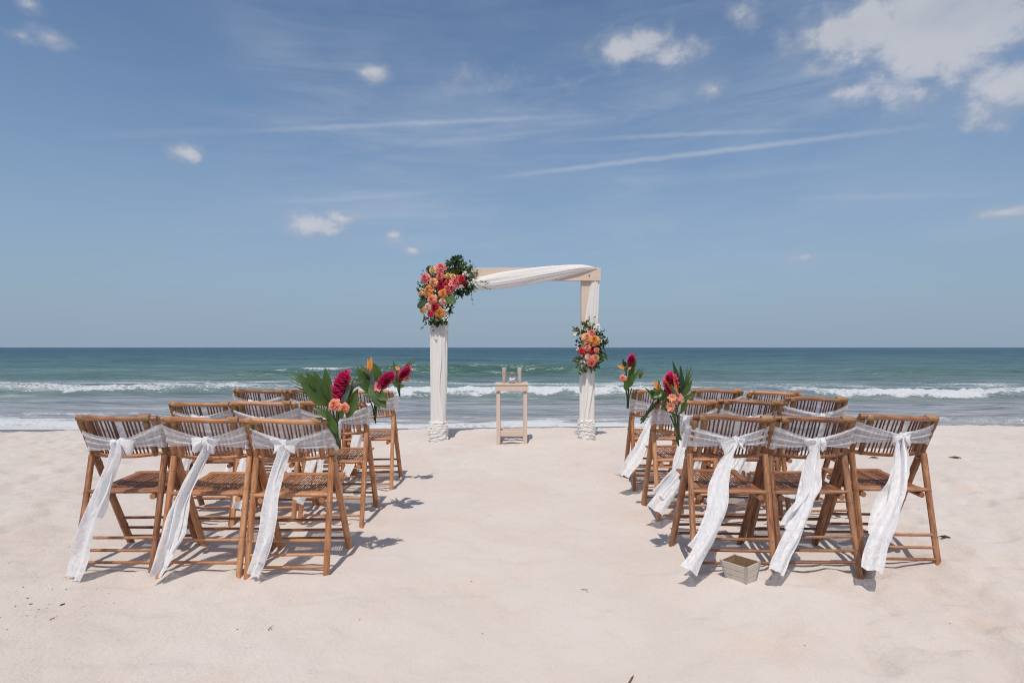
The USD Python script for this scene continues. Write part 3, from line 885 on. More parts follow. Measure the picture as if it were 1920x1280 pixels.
def build_sash(i, row, side, seat, loc, turn, knot, ends):
    rng = np.random.default_rng(900 + i)
    c, s_ = math.cos(turn), math.sin(turn)
    name = {0: 'outermost', 1: 'middle', 2: 'aisle end'}[seat]
    root = thing('lace_sash', f'white lace sash on the {name} chair, {SHORT[row]}, {SIDE[side]}', 'sash', loc, turn, 'lace sashes on the chair backs')
    zk = 0.735 + rng.uniform(-0.012, 0.012)
    w = 0.0
    off = 0.026
    # band across the front of the back, seen between the rods
    n = 33
    x = np.linspace(-BACK - 0.024, BACK + 0.024, n)
    zc = 0.757 + 0.004 * np.sin(x * 9 + i)
    path = np.stack([x, back_y(x, zc) + 0.030, zc], 1)
    b = Piece()
    ribbon(b, path, 0.206 + 0.006 * np.sin(x * 9 + i), (0, -0.5, 1), 9, 0.10, 10 + i, 17)
    obj('front_band', b, LACE_FRONT, root)
    # the two halves behind, drawn together into the knot
    kx = knot
    ky = float(back_y(np.array([kx]), zk)[0]) - 0.050
    zl, zr = zk + 0.010 + rng.uniform(-0.006, 0.02), zk + 0.012 + rng.uniform(-0.006, 0.024)
    for sgn, ze in ((-1, zl), (1, zr)):
        u = np.linspace(0, 1, 26)
        xe = sgn * (BACK + (0.050 if seat == 2 and sgn == -side else 0.026))
        x = xe + (kx - xe) * u
        z = ze + (zk - ze) * u ** 1.2 - 0.006 * np.sin(np.pi * u)
        y = back_y(x, z) - off - 0.020 * u
        y[0] = post_y(z[0]) + 0.020
        y[1] = post_y(z[1]) - 0.012
        path = np.stack([x, y, z], 1)
        width = 0.118 * (1 - u) ** 0.85 + 0.034
        bb = Piece()
        ribbon(bb, path, width, (0, -0.5, 1), 9, 0.055, 40 + 7 * i + sgn, 17)
        obj('back_band', bb, LACE, root)
    # knot
    kn = Piece()
    m = trimesh.creation.icosphere(3, 1.0)
    v = m.vertices
    r = 1 + 0.22 * np.sin(v[:, 0] * 9 + v[:, 2] * 4 + i) * (1 - np.abs(v[:, 2]) * 0.4) + 0.25 * (fbm(v * 2.2 + i, 3, i) - 0.5)
    m.vertices = v * r[:, None] * np.array([0.024, 0.020, 0.027])
    solid(kn, m, True, (kx, ky - 0.006, zk))
    obj('knot', kn, LACE_DENSE, root)
    # short loops either side of the knot
    for sgn in (-1, 1):
        L = rng.uniform(0.036, 0.066)
        u = np.linspace(0, 1, 18)
        px = kx + sgn * (0.012 + L * np.sin(u * np.pi) ** 0.8)
        pz = zk + 0.006 - 0.030 * np.sin(u * np.pi * 0.9) * rng.uniform(0.3, 1.3)
        py = ky - 0.016 - 0.022 * np.cos(u * np.pi) + 0.012
        lp = Piece()
        ribbon(lp, np.stack([px, py, pz + 0 * u], 1), 0.034 + 0.056 * np.sin(u * np.pi) ** 0.7, (0.25 * sgn, 0, 1), 3, 0.06, 70 + i * 3 + sgn, 13)
        obj('loop', lp, LACE_DENSE, root)
    # tails blown back towards the camera and to the left by the wind off the sea
    R = np.array([[c, s_, 0], [-s_, c, 0], [0, 0, 1]])
    for k, (ex, ey, ez, wd, bend) in enumerate(ends):
        u = np.linspace(0, 1, 46)
        end = R @ (np.array([ex, ey, 0])) + np.array([0, 0, ez])
        start = np.array([kx + 0.004 * k, ky - 0.012, zk - 0.012])
        d = np.array([end[0], end[1], ez - 0]) - np.array([0, 0, 0])
        tgt = np.array([kx + end[0], ky + end[1], ez])
        path = start + (tgt - start) * u[:, None]
        path[:, 1] += -0.050 * np.sin(np.pi * np.minimum(u * 1.2, 1.0)) * bend
        path[:, 0] += 0.030 * np.sin(np.pi * u) * bend + 0.012 * np.sin(u * 7.5 + i)
        path[:, 2] += 0.012 * np.sin(u * 6 + i * 2) * u
        width = 0.032 + (wd - 0.032) * np.clip(u / 0.45, 0, 1) ** 0.8
        width = width * (1 + 0.14 * np.sin(u * 9 + i * 1.3) + 0.06 * np.sin(u * 23 + i)) * (1 - 0.25 * np.clip((u - 0.8) / 0.2, 0, 1) * ((i * 7) % 3 == 1))
        tl = Piece()
        ribbon(tl, path, width, (1, -0.25 + 0.35 * math.sin(i * 2.1), 0.25), 3.2 + 0.6 * math.sin(i * 1.7), 0.19, 200 + 11 * i + k, 15, 0.004)
        obj('tail', tl, LACE_DENSE, root)


TAILS = {  # chair: (across, towards the camera, end height, width, curve)
    0: [(-0.174, -0.13, 0.020, 0.100, 0.4), (-0.10, -0.08, 0.34, 0.07, 0.6)],
    1: [(-0.212, -0.115, 0.030, 0.095, -0.4), (-0.15, -0.09, 0.16, 0.085, 0.2)],
    2: [(-0.130, -0.08, 0.035, 0.095, 0.5), (-0.115, -0.06, 0.12, 0.085, 0.1)],
    3: [(-0.324, -0.25, 0.115, 0.080, 0.3), (-0.27, -0.20, 0.20, 0.085, -0.2)],
    4: [(-0.35, -0.30, 0.110, 0.084, 0.3), (-0.25, -0.20, 0.30, 0.085, 0.5)],
    5: [(-0.383, -0.34, 0.125, 0.084, 0.5), (-0.27, -0.22, 0.26, 0.09, 0.3)],
    9: [(-0.31, -0.19, 0.150, 0.105, 0.9), (-0.27, -0.15, 0.24, 0.08, 0.8)],
    15: [(-0.37, -0.32, 0.20, 0.10, 0.3), (-0.30, -0.22, 0.28, 0.08, 0.4)]}
rt = random.Random(7)
for i, (row, side, seat, loc, turn, knot) in enumerate(chairs):
    a, b = (0.12, 0.20) if side < 0 else (0.27, 0.37)
    ends = TAILS.get(i) or [(-rt.uniform(a, b), -rt.uniform(0.12, 0.24), rt.uniform(0.08, 0.22), rt.uniform(0.09, 0.11), rt.uniform(-0.3, 0.7)),
                            (-rt.uniform(a - 0.04, b - 0.05), -rt.uniform(0.10, 0.2), rt.uniform(0.2, 0.34), rt.uniform(0.07, 0.09), rt.uniform(-0.3, 0.7))]
    build_sash(i, row, side, seat, loc, turn, knot, ends)
# ------------------------------------------------------------------ the arch
def timber_material(name, col, dark, scale=1.0):
    g = Graph()
    uv = g.add('texture_coordinate') + '.UV'
    st = g.vmath('multiply', uv, (42.0 * scale, 1.6 * scale, 0.0))
    n = g.noise(st, 1.0, 5, 0.6, 0.6)
    ring = g.add('wave_texture', vector=g.vmath('multiply', uv, (1.0, 0.06, 0.0)), scale=17.0 * scale, distortion=7.0, detail=3.0, detail_scale=1.4, wave_type='bands', bands_direction='x') + '.fac'
    kn = g.add('voronoi_texture', vector=g.vmath('multiply', uv, (7.0 * scale, 2.6 * scale, 0.0)), scale=1.0)
    knot = g.step(kn + '.distance', 0.05, 0.13, (1.0, 0.0))
    c = g.mixc(g.math('multiply_add', n, 0.7, g.math('multiply', ring, 0.3)), dark, col)
    c = g.mixc(g.math('multiply', knot, 0.55), c, (dark[0] * 0.45, dark[1] * 0.38, dark[2] * 0.34))
    nb = g.add('bump', height=g.math('multiply', n, 0.0015), distance=1.0, strength=0.6) + '.normal'
    b = g.add('principled_bsdf', base_color=c, roughness=0.72, specular_ior_level=0.3, normal=nb)
    return g.build(name, surface=b + '.BSDF')


PINE = timber_material('washed_pine', (0.75, 0.600, 0.485), (0.61, 0.460, 0.360))
CRATE_WOOD = timber_material('grey_weathered_wood', (0.76, 0.66, 0.57), (0.55, 0.45, 0.37), 2.6)
TIN = metal_material('grey_tin', (0.52, 0.55, 0.55), 0.45)


def cloth_material(name, col, thin, weave=600.0):
    g = Graph()
    pos = g.add('texture_coordinate') + '.UV'
    w = g.noise(g.vmath('multiply', pos, (90.0, 3.0, 0.0)), 1.0, 4, 0.6)
    nb = g.add('bump', height=g.math('multiply', w, 0.004), distance=1.0, strength=0.5) + '.normal'
    c = g.mixc(w, (col[0] * 0.94, col[1] * 0.93, col[2] * 0.92), col)
    d = g.add('diffuse_bsdf', color=c, roughness=0.4, normal=nb)
    t = g.add('translucent_bsdf', color=c, normal=nb)
    o = g.add('mix_closure', fac=thin, closure1=d + '.BSDF', closure2=t + '.BSDF')
    return g.build(name, surface=o + '.closure')


CHIFFON = cloth_material('white_chiffon', (0.94, 0.905, 0.862), 0.20)

ARCH_Y = 7.64
arch = thing('wedding_arch', 'pale timber wedding arch of two posts and a beam, standing before the sea', 'arch', (0, 0, 0))
for cx in (-0.985, 1.018):
    p = Piece()
    box(p, (cx, ARCH_Y + 0.048, 1.09), (0.178, 0.09, 2.42), 0.006)
    obj('post', p, PINE, arch)
p = Piece()
box(p, (0.052, ARCH_Y - 0.022, 2.222), (2.27, 0.040, 0.171), 0.005)
obj('beam', p, PINE, arch)
for bx in (1.030, -0.97):
    p = Piece()
    tube(p, [(bx, ARCH_Y - 0.052, 2.210), (bx, ARCH_Y - 0.030, 2.210)], 0.011, 10)
    obj('bolt', p, STEEL, arch)


def wrap(out, zs, cx, cy, hx, hy, folds, amp, seed, drift=0.0, m=181, twist=0.0):
    """Cloth gathered round a post: a closed sheet with standing folds."""
    rng = np.random.default_rng(seed)
    zs = np.asarray(zs, float)
    a = np.linspace(0, 2 * np.pi, m)
    ph = rng.uniform(0, 6, 5)
    hx, hy, cx = (np.broadcast_to(np.asarray(q, float), zs.shape)[:, None] for q in (hx, hy, cx))
    A = a[None, :] + twist * zs[:, None]
    f = 0
    for q, (fr_, w_) in enumerate(((1.6, 1.2), (3.4, 1.0), (6.5, 0.8), (11.0, 0.45))):
        f = f + w_ * 2.6 * (vnoise(np.stack([np.cos(A) * fr_ + 9, np.sin(A) * fr_ + 9, zs[:, None] * (0.55 + 0.5 * q) + 0 * A], -1), seed + q) - 0.5)
    f = f + 0.25 * np.sin(A * 31 + ph[4] + zs[:, None] * 1.1)
    r = 1 + amp * f / 1.8
    sq = 1.0 / (np.abs(np.cos(a)) ** 3.2 + np.abs(np.sin(a)) ** 3.2) ** (1 / 3.2)
    P = np.stack([cx + hx * r * sq * np.cos(a), cy + hy * r * sq * np.sin(a), zs[:, None] + 0 * r], -1)
    uv = np.stack(np.broadcast_arrays(a[None, :] * 0.11, zs[:, None] * 1.0), -1)
    return sheet(out, P, uv, flip=True)


def bundle(out, cx, cy, z0, z1, hx, hy, seed):
    """The end of the drape wound round the foot of the post in thick slanting rolls."""
    n, m = 90, 110
    u = np.linspace(0, 1, n)[:, None]
    a = np.linspace(0, 2 * np.pi, m)[None, :]
    z = z0 + (z1 - z0) * u + 0 * a
    swell = 1 + 0.13 * np.sin(np.pi * u) ** 0.7 - 0.10 * (u > 0.97) + 0.05 * np.sin(a * 2 + seed)
    slant = u * 9.5 + 1.15 * np.cos(a + seed) + 0.55 * np.sin(2 * a + u * 6 + seed) + 0.35 * np.sin(u * 13 + 3 * a)
    roll = np.abs(np.sin(np.pi * slant / 1.55)) ** 0.55
    fine = np.sin(slant * 11 + 2 * np.sin(a * 3 + seed))
    cr = np.stack([np.cos(a) * 3 + u * 0, np.sin(a) * 3 + 0 * u, u * 5 + 0 * a], -1)
    r = swell * (0.90 + 0.10 * roll + 0.012 * fine + 0.26 * (fbm(cr, 3, seed) - 0.5))
    P = np.stack([cx + hx * r * np.cos(a), cy + hy * r * np.sin(a), z + 0.018 * np.sin(a + seed) * np.sin(np.pi * u)], -1)
    P[-1, :, :2] = (P[-1, :, :2] - [cx, cy]) * 0.72 + [cx, cy]
    uv = np.stack([slant * 0.05, a * 0.1 + 0 * u], -1)
    return sheet(out, P, uv, flip=True)


left = thing('white_drape', 'white chiffon drape wound round the post under the larger flower spray', 'drape', (0, 0, 0))
p = Piece()
zz = np.linspace(0.20, 2.15, 60)
k = np.clip((zz - 0.2) / 1.2, 0, 1)
wrap(p, zz, -0.990 + 0.004 * k, ARCH_Y + 0.045, 0.098 + 0.020 * k, 0.070 + 0.012 * k, 8, 0.090, 4)
obj('post_wrap', p, CHIFFON, left)
p = Piece()
u = np.linspace(0, 1, 50)
ribbon(p, np.stack([-1.015 + 0.05 * u + 0.010 * np.sin(u * 7), ARCH_Y - 0.036 - 0.014 * np.sin(u * 3.1) + 0 * u, 1.45 - 1.20 * u], 1), 0.105 - 0.02 * u + 0.012 * np.sin(u * 8), (1, -0.25, 0), 4.2, 0.10, 31, 21, 0.006)
obj('loose_fold', p, CHIFFON, left)
p = Piece()
gl = ground(-0.99, ARCH_Y)
bundle(p, -0.990, ARCH_Y + 0.045, gl - 0.03, gl + 0.285, 0.116, 0.105, 3)
obj('wound_foot', p, CHIFFON, left)

right = thing('white_drape', 'white chiffon drape swagged along the beam and down the right hand post', 'drape', (0, 0, 0))
top = np.array([(870, 524), (898, 518.7), (940, 509.5), (989.5, 502.5), (1024.7, 498.6), (1067, 496), (1090, 495.6), (1102, 496.8), (1111, 499.2), (1119, 503.0)])
bot = np.array([(870, 545), (895, 544), (940, 541.5), (989.5, 534.8), (1024.7, 527.8), (1053, 521.5), (1081, 513.7), (1100, 508.2), (1119, 503.6)])
xs = np.linspace(870, 1119, 80)
n, m = len(xs), 61
yt, yb = np.interp(xs, top[:, 0], top[:, 1]), np.interp(xs, bot[:, 0], bot[:, 1])
kern = np.array([1, 2, 3, 2, 1]) / 9.0
yt[2:-2], yb[2:-2] = np.convolve(yt, kern, 'valid'), np.convolve(yb, kern, 'valid')
Yf = ARCH_Y - 0.055
X = (xs - 960) * Yf / F
zt, zb = EYE + (HOR - yt) * Yf / F, EYE + (HOR - yb) * Yf / F
s = np.linspace(-0.35, 1.35, m)[None, :]
ss = np.clip(s, 0, 1)
over = np.clip((zt - 2.300) / 0.02, 0, 1)[:, None]
z = zt[:, None] + (zb - zt)[:, None] * ss
y = Yf + 0.010 - 0.055 * np.sin(np.pi * np.clip(ss, 0.02, 1)) ** 0.8 * np.clip((zt - zb) / 0.12, 0.15, 1)[:, None]
t = np.linspace(0, 1, n)[:, None]
pleat = 0.0022 * np.sin(ss * 30 + 3 * t + 1.5 * np.sin(ss * 7 + t * 4)) + 0.0010 * np.sin(ss * 61 - 5 * t) + 0.004 * np.sin(ss * 13 + t * 7)
y = y + pleat * np.clip((zt - zb) / 0.10, 0.3, 1)[:, None]
y = y + np.clip(-s, 0, 1) * (0.30 * over + 0.05) + np.clip(s - 1, 0, 1) * 0.22
z = z - np.clip(-s, 0, 1) * 0.05 * (1 - over) + np.clip(s - 1, 0, 1) * 0.05
P = np.stack([X[:, None] + 0 * s, y, z], -1)
uv = np.stack([ss * 0.30 + 0 * t, t * 1.8 + 0 * s], -1)
p = Piece()
sheet(p, P, uv, flip=True)
obj('beam_swag', p, CHIFFON, right)
# down the post: from the end of the beam it slants in until it wraps the whole post
rows = np.array([527, 545, 570, 600, 640, 690, 740, 795.0])
xl = np.array([1107.5, 1105.5, 1101.5, 1096.5, 1091, 1087.5, 1086.6, 1087.2])
xr = np.array([1124.5, 1123.5, 1122.5, 1121, 1118, 1115, 1113.8, 1113.0])
rr = np.linspace(525, 797, 64)
L, R_ = np.interp(rr, rows, xl), np.interp(rr, rows, xr)
Yp = ARCH_Y - 0.012
zz = EYE + (HOR - rr) * Yp / F
XL, XR = (L - 960) * Yp / F, (R_ - 960) * Yp / F
s = np.linspace(0, 1, 71)[None, :]
t = np.linspace(0, 1, 64)[:, None]
xx = XL[:, None] + (XR - XL)[:, None] * np.clip(s / 0.78, 0, 1)
fold = 0.0034 * np.sin(s * 30 + 2 * t + 1.2 * np.sin(s * 9)) + 0.0014 * np.sin(s * 57 - 3 * t)
yy = Yp - 0.030 * np.sin(np.pi * np.clip(s / 0.78, 0, 1)) ** 0.7 + fold + np.clip((s - 0.78) / 0.22, 0, 1) * 0.12 + 0.010 * (1 - t)
P = np.stack([xx + 0.004 * np.sin(s * 27), yy, zz[:, None] + 0 * s], -1)
p = Piece()
sheet(p, P, np.stack([s * 0.3 + 0 * t, t * 2 + 0 * s], -1), flip=True)
obj('post_panel', p, CHIFFON, right)
p = Piece()
zz = np.linspace(0.2, 1.10, 40)
wrap(p, zz, 1.004, ARCH_Y + 0.05, 0.096, 0.075, 8, 0.085, 14)
obj('post_wrap', p, CHIFFON, right)
p = Piece()
u = np.linspace(0, 1, 40)
ribbon(p, np.stack([1.035 - 0.045 * u + 0.008 * np.sin(u * 6), ARCH_Y - 0.056 - 0.012 * np.sin(u * 3.1) + 0 * u, 0.98 - 0.76 * u], 1), 0.090 + 0.012 * np.sin(u * 7), (1, 0.2, 0), 4.2, 0.10, 37, 21, 0.006)
obj('loose_fold', p, CHIFFON, right)
p = Piece()
gr_ = ground(1.0, ARCH_Y)
bundle(p, 1.002, ARCH_Y + 0.04, gr_ - 0.04, gr_ + 0.265, 0.113, 0.105, 11)
obj('wound_foot', p, CHIFFON, right)

# ------------------------------------------------------------------ the table and what stands on it
TX, TY = -0.003, 7.38
gt = ground(TX, TY)
table = thing('side_table', 'tall narrow pine table standing between the posts of the arch', 'table', (TX, TY, gt))
TOP = 0.783 - gt
p = Piece()
box(p, (0, 0.14, TOP - 0.011), (0.440, 0.31, 0.022), 0.003)
obj('table_top', p, PINE, table)
for (c, sz) in (((0, 0.006, TOP - 0.061), (0.428, 0.022, 0.078)), ((0, 0.274, TOP - 0.061), (0.428, 0.022, 0.078))):
    p = Piece()
    box(p, c, sz, 0.003)
    obj('apron', p, PINE, table)
for sx in (-1, 1):
    p = Piece()
    box(p, (sx * 0.203, 0.14, TOP - 0.061), (0.022, 0.244, 0.078), 0.003)
    obj('apron', p, PINE, table)
    for yy in (0.045, 0.235):
        p = Piece()
        box(p, (sx * 0.174, yy, (TOP - 0.103) / 2 - 0.03), (0.050, 0.050, TOP - 0.103 + 0.06), 0.004)
        obj('leg', p, PINE, table)
p = Piece()
box(p, (0, 0.050, 0.160), (0.296, 0.030, 0.074), 0.003)
obj('stretcher', p, PINE, table)
p = Piece()
box(p, (0, 0.230, 0.160), (0.296, 0.030, 0.074), 0.003)
obj('stretcher', p, PINE, table)


def glass_material(name, tint=(0.97, 0.98, 0.98)):
    g = Graph()
    f = g.add('fresnel', IOR=1.45) + '.fac'
    f = g.math('multiply_add', f, 0.55, 0.01)
    t = g.add('transparent_bsdf', color=tint)
    s = g.add('glossy_bsdf', color=(1, 1, 1), roughness=0.05)
    o = g.add('mix_closure', fac=f, closure1=t + '.BSDF', closure2=s + '.BSDF')
    return g.build(name, surface=o + '.closure')


def grains_material(name, a, b):
    g = Graph()
    pos = g.add('geometry') + '.position'
    n = g.noise(pos, 420.0, 2, 0.6)
    lay = g.noise(g.vmath('multiply', pos, (6.0, 6.0, 42.0)), 1.0, 3, 0.5)
    c = g.mixc(lay, a, b)
    c = g.mixc(1.0, c, g.ramp(n, [(0.3, (0.8, 0.8, 0.8)), (0.7, (1.1, 1.1, 1.1))]), 'multiply')
    return g.build(name, surface=g.add('principled_bsdf', base_color=c, roughness=0.9) + '.BSDF')


GLASS = glass_material('clear_glass')


def lathe(out, prof, sides=28, c=(0, 0, 0)):
    prof = np.asarray(prof, float)
    a = np.linspace(0, 2 * np.pi, sides + 1)
    P = np.stack([prof[:, 0:1] * np.cos(a), prof[:, 0:1] * np.sin(a), prof[:, 1:2] + 0 * a], -1) + np.asarray(c, float)
    return sheet(out, P, flip=True)


TZ = gt + TOP
for (px, w, ca, cb, what) in ((945.3, 1.0, (0.80, 0.55, 0.44), (0.86, 0.66, 0.55), 'pink'), (974.0, 1.0, (0.82, 0.70, 0.56), (0.88, 0.79, 0.68), 'cream')):
    x = (px - 960) * 7.5 / F
    v = thing('glass_vase', f'slender flared glass vase filled with {what} sand on the pine table', 'vase', (x, 7.50, TZ + 0.001))
    H = 0.232
    p = Piece()
    lathe(p, [(0.0005, 0.0), (0.030, 0.0), (0.031, 0.01), (0.0265, 0.05), (0.0265, 0.13), (0.030, 0.20), (0.037, H)])
    obj('glass', p, GLASS, v)
    p = Piece()
    lathe(p, [(0.0005, 0.006), (0.026, 0.006), (0.0236, 0.06), (0.0236, 0.13), (0.0272, 0.198), (0.0005, 0.204)])
    obj('sand_fill', p, grains_material(f'{what}_sand', ca, cb), v)
# the round jar between them
x = (960.3 - 960) * 7.47 / F
jar = thing('glass_jar', 'round glass jar with a cork lid between the two sand vases', 'jar', (x, 7.46, TZ + 0.001))
p = Piece()
lathe(p, [(0.0005, 0.0), (0.036, 0.0), (0.050, 0.012), (0.060, 0.040), (0.060, 0.066), (0.050, 0.090), (0.032, 0.103), (0.030, 0.118)])
obj('glass', p, GLASS, jar)
p = Piece()
lathe(p, [(0.0005, 0.110), (0.027, 0.110), (0.031, 0.121), (0.031, 0.138), (0.027, 0.143), (0.0005, 0.144)])
obj('cork_lid', p, timber_material('cork', (0.50, 0.33, 0.19), (0.34, 0.21, 0.11), 3.0), jar)
g_ = Graph()
RIBBON = g_.build('satin_ribbon', surface=g_.add('principled_bsdf', base_color=(0.82, 0.82, 0.86), roughness=0.4) + '.BSDF')
p = Piece()
for k in range(5):
    u = np.linspace(0, 1, 18)
    a0 = k * 1.3
    ribbon(p, np.stack([0.037 * np.cos(a0 + u * 3) * (0.3 + 0.7 * np.sin(u * 3)), 0.035 * np.sin(a0 + u * 3) * (0.4 + 0.6 * u), 0.062 + 0.018 * np.sin(u * 5 + k)], 1), np.full(18, 0.018), (0, 0.3, 1), 2, 0.02, k, 5)
obj('white_ribbon', p, RIBBON, jar)
p = Piece()
lathe(p, [(0.0005, 0.004), (0.034, 0.004), (0.047, 0.014), (0.054, 0.030), (0.0005, 0.034)])
obj('sand_fill', p, grains_material('shell_sand', (0.55, 0.47, 0.42), (0.66, 0.60, 0.56)), jar)
# a shell beside them
sh = Piece()
u, a = np.meshgrid(np.linspace(0, 1, 16), np.linspace(-1, 1, 25), indexing='ij')
rad = 0.030 * u ** 0.7
ang = a * 1.15
rib = 0.0018 * np.cos(a * 40) * u
P = np.stack([rad * np.sin(ang), -rad * np.cos(ang) * 0.25, 0.004 + rad * np.cos(ang) * 0.75 + rib + 0.006 * np.sin(u * 3)], -1)
sheet(sh, P)
sheet(sh, P + np.array([0, 0.003, 0.0]), flip=True)
g_ = Graph()
SHELLC = g_.build('sea_shell', surface=g_.add('principled_bsdf', base_color=(0.70, 0.60, 0.55), roughness=0.4) + '.BSDF')
v, f, n_, uv = sh.data()
s_x = (985.5 - 960) * 7.44 / F
obj('scallop_shell', (v + np.array([s_x, 7.44, TZ]), f, n_, uv), SHELLC, None, 'small pale scallop shell at the right end of the pine table', 'shell')

# ------------------------------------------------------------------ the little crate in the sand
cr_c = np.array([(1386 - 960) * 3.09 / F, 3.075])
gc = ground(*cr_c)
crate = thing('wooden_crate', 'small empty wooden crate with tin corner strips lying on the sand', 'crate', (cr_c[0], cr_c[1], gc - 0.010), math.radians(-55), tilt=(2.5, -2.0))
H, Tx, Ty, k = 0.100, 0.080, 0.066, 0.74     # height, half sizes at the rim, size of the foot against the rim


def crate_side(axis_, sgn, z0, z1):
    """One board of a slanting side between the heights z0 and z1."""
    th = 0.006

    def hs(z):
        q = k + (1 - k) * z / H
        return Tx * q, Ty * q
    c = []
    for z in (z0, z1):
        hx, hy = hs(z)
        for off in (0, -th):
            for e in (-1, 1):
                if axis_ == 0:
                    c.append(((hx + off) * sgn, e * (hy - 0.001), z))
                else:
                    c.append((e * (hx - 0.0075), (hy + off) * sgn, z))
    m = trimesh.convex.convex_hull(np.array(c))
    o = Piece()
    solid(o, m, False)
    v, f, n, uv = o.data()
    uv = np.stack([v[:, 2] + sgn, v[:, 1 - axis_ if axis_ == 0 else 0] + 3 * z0 * 7], 1)
    o.uv = [uv]
    return o


for axis_ in (0, 1):
    for sgn in (-1, 1):
        for b in range(3):
            z0, z1 = H * b / 3 + 0.0008, H * (b + 1) / 3 - 0.0008
            obj('side_board', crate_side(axis_, sgn, z0, z1), CRATE_WOOD, crate)
SHADED_BROWN = timber_material('brown_shaded_crate_inside', (0.30, 0.195, 0.115), (0.19, 0.115, 0.065), 2.6)  # brown inner wood, darkened to put shade into the crate
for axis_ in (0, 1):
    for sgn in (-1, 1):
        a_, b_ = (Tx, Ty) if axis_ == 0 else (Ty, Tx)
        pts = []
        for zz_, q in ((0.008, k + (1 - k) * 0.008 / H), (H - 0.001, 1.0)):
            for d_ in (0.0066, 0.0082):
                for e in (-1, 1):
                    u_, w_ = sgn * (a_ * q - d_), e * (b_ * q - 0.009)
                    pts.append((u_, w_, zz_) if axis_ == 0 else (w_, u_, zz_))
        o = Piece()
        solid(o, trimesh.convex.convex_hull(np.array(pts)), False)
        obj('lining_board', o, SHADED_BROWN, crate)  # panel added over the inner face to carry the darker brown
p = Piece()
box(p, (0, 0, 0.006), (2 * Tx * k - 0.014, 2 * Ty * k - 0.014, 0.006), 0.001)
obj('base_board', p, SHADED_BROWN, crate)
for sx in (-1, 1):
    for sy in (-1, 1):
        lo, hi = np.array([sx * Tx * k, sy * Ty * k, -0.001]), np.array([sx * Tx, sy * Ty, H + 0.001])
        w = 0.011
        o = Piece()
        for (ax, e) in ((0, np.array([-sx * w, 0, 0])), (1, np.array([0, -sy * w, 0]))):
            n = np.array([0, sy * 0.0012, 0]) if ax == 0 else np.array([sx * 0.0012, 0, 0])
            nx = np.array([sx * .0012, sy * .0012, 0])
            pts = np.array([lo + nx, hi + nx, lo + n + e, hi + n + e, lo + nx * .2, hi + nx * .2, lo + e + n * .2, hi + e + n * .2])
            solid(o, trimesh.convex.convex_hull(pts), False)
        obj('corner_strip', o, TIN, crate)
# ------------------------------------------------------------------ flowers and leaves
def petal_material(name, base, edge, trans=0.25, rough=0.55, noise_amt=0.25):
    g = Graph()
    uv = g.add('texture_coordinate') + '.UV'
    s = g.add('separate_xyz', vector=uv)
    pos = g.add('geometry') + '.position'
    n = g.noise(pos, 38.0, 3, 0.6)
    c = g.mixc(g.math('multiply_add', n, noise_amt, g.math('multiply_add', s + '.y', 1.0, -noise_amt / 2), clamp=True), base, edge)
    b = g.add('principled_bsdf', base_color=c, roughness=rough, specular_ior_level=0.3)
    t = g.add('translucent_bsdf', color=c)
    o = g.add('mix_closure', fac=trans, closure1=b + '.BSDF', closure2=t + '.BSDF')
    return g.build(name, surface=o + '.closure')


def leaf_material(name, dark, light, rough=0.38, trans=0.25):
    g = Graph()
    uv = g.add('texture_coordinate') + '.UV'
    pos = g.add('geometry') + '.position'
    isl = g.add('geometry') + '.random_per_island'
    n = g.noise(pos, 22.0, 4, 0.6)
    vein = g.add('wave_texture', vector=uv, scale=3.2, wave_type='bands', bands_direction='y', distortion=1.0) + '.fac'
    c = g.mixc(g.math('add', g.math('multiply', n, 0.45), g.math('multiply', isl, 0.55), clamp=True), dark, light)
    c = g.mixc(g.math('multiply', g.step(vein, 0.8, 1.0), 0.20), c, (light[0] * 1.5, light[1] * 1.4, light[2] * 1.3))
    b = g.add('principled_bsdf', base_color=c, roughness=rough, specular_ior_level=0.45)
    t = g.add('translucent_bsdf', color=(light[0] * 1.3, light[1] * 1.5, light[2] * 0.6))
    o = g.add('mix_closure', fac=trans, closure1=b + '.BSDF', closure2=t + '.BSDF')
    return g.build(name, surface=o + '.closure')


PETAL = {
    'coral': petal_material('coral_petal', (0.701, 0.113, 0.090), (0.904, 0.294, 0.226)),
    'pink': petal_material('coral_pink_petal', (0.746, 0.079, 0.124), (0.904, 0.339, 0.316)),
    'crimson': petal_material('crimson_petal', (0.294, 0.009, 0.025), (0.565, 0.025, 0.056)),
    'red': petal_material('red_petal', (0.508, 0.020, 0.028), (0.746, 0.068, 0.068)),
    'orange': petal_material('orange_petal', (0.746, 0.215, 0.028), (0.904, 0.452, 0.136)),
    'peach': petal_material('peach_petal', (0.791, 0.305, 0.113), (0.920, 0.542, 0.294)),
    'salmon': petal_material('salmon_petal', (0.814, 0.226, 0.113), (0.920, 0.407, 0.260)),
    'blush': petal_material('blush_petal', (0.814, 0.384, 0.271), (0.920, 0.678, 0.542)),
    'yellow': petal_material('yellow_petal', (0.701, 0.407, 0.056), (0.881, 0.655, 0.271)),
    'white': petal_material('white_petal', (0.746, 0.746, 0.565), (0.920, 0.915, 0.859)),
    'cream': petal_material('cream_petal', (0.746, 0.678, 0.407), (0.881, 0.836, 0.633))}
GREEN = leaf_material('glossy_green_leaf', (0.046, 0.090, 0.020), (0.125, 0.190, 0.050))
DARK = leaf_material('dark_green_leaf', (0.016, 0.042, 0.017), (0.062, 0.105, 0.040))
BRIGHT = leaf_material('bright_green_leaf', (0.060, 0.115, 0.020), (0.135, 0.205, 0.050))
SAGE = leaf_material('grey_green_leaf', (0.075, 0.115, 0.090), (0.165, 0.215, 0.175), 0.6)
OLIVE = leaf_material('olive_leaf', (0.075, 0.095, 0.025), (0.17, 0.19, 0.065), 0.5)
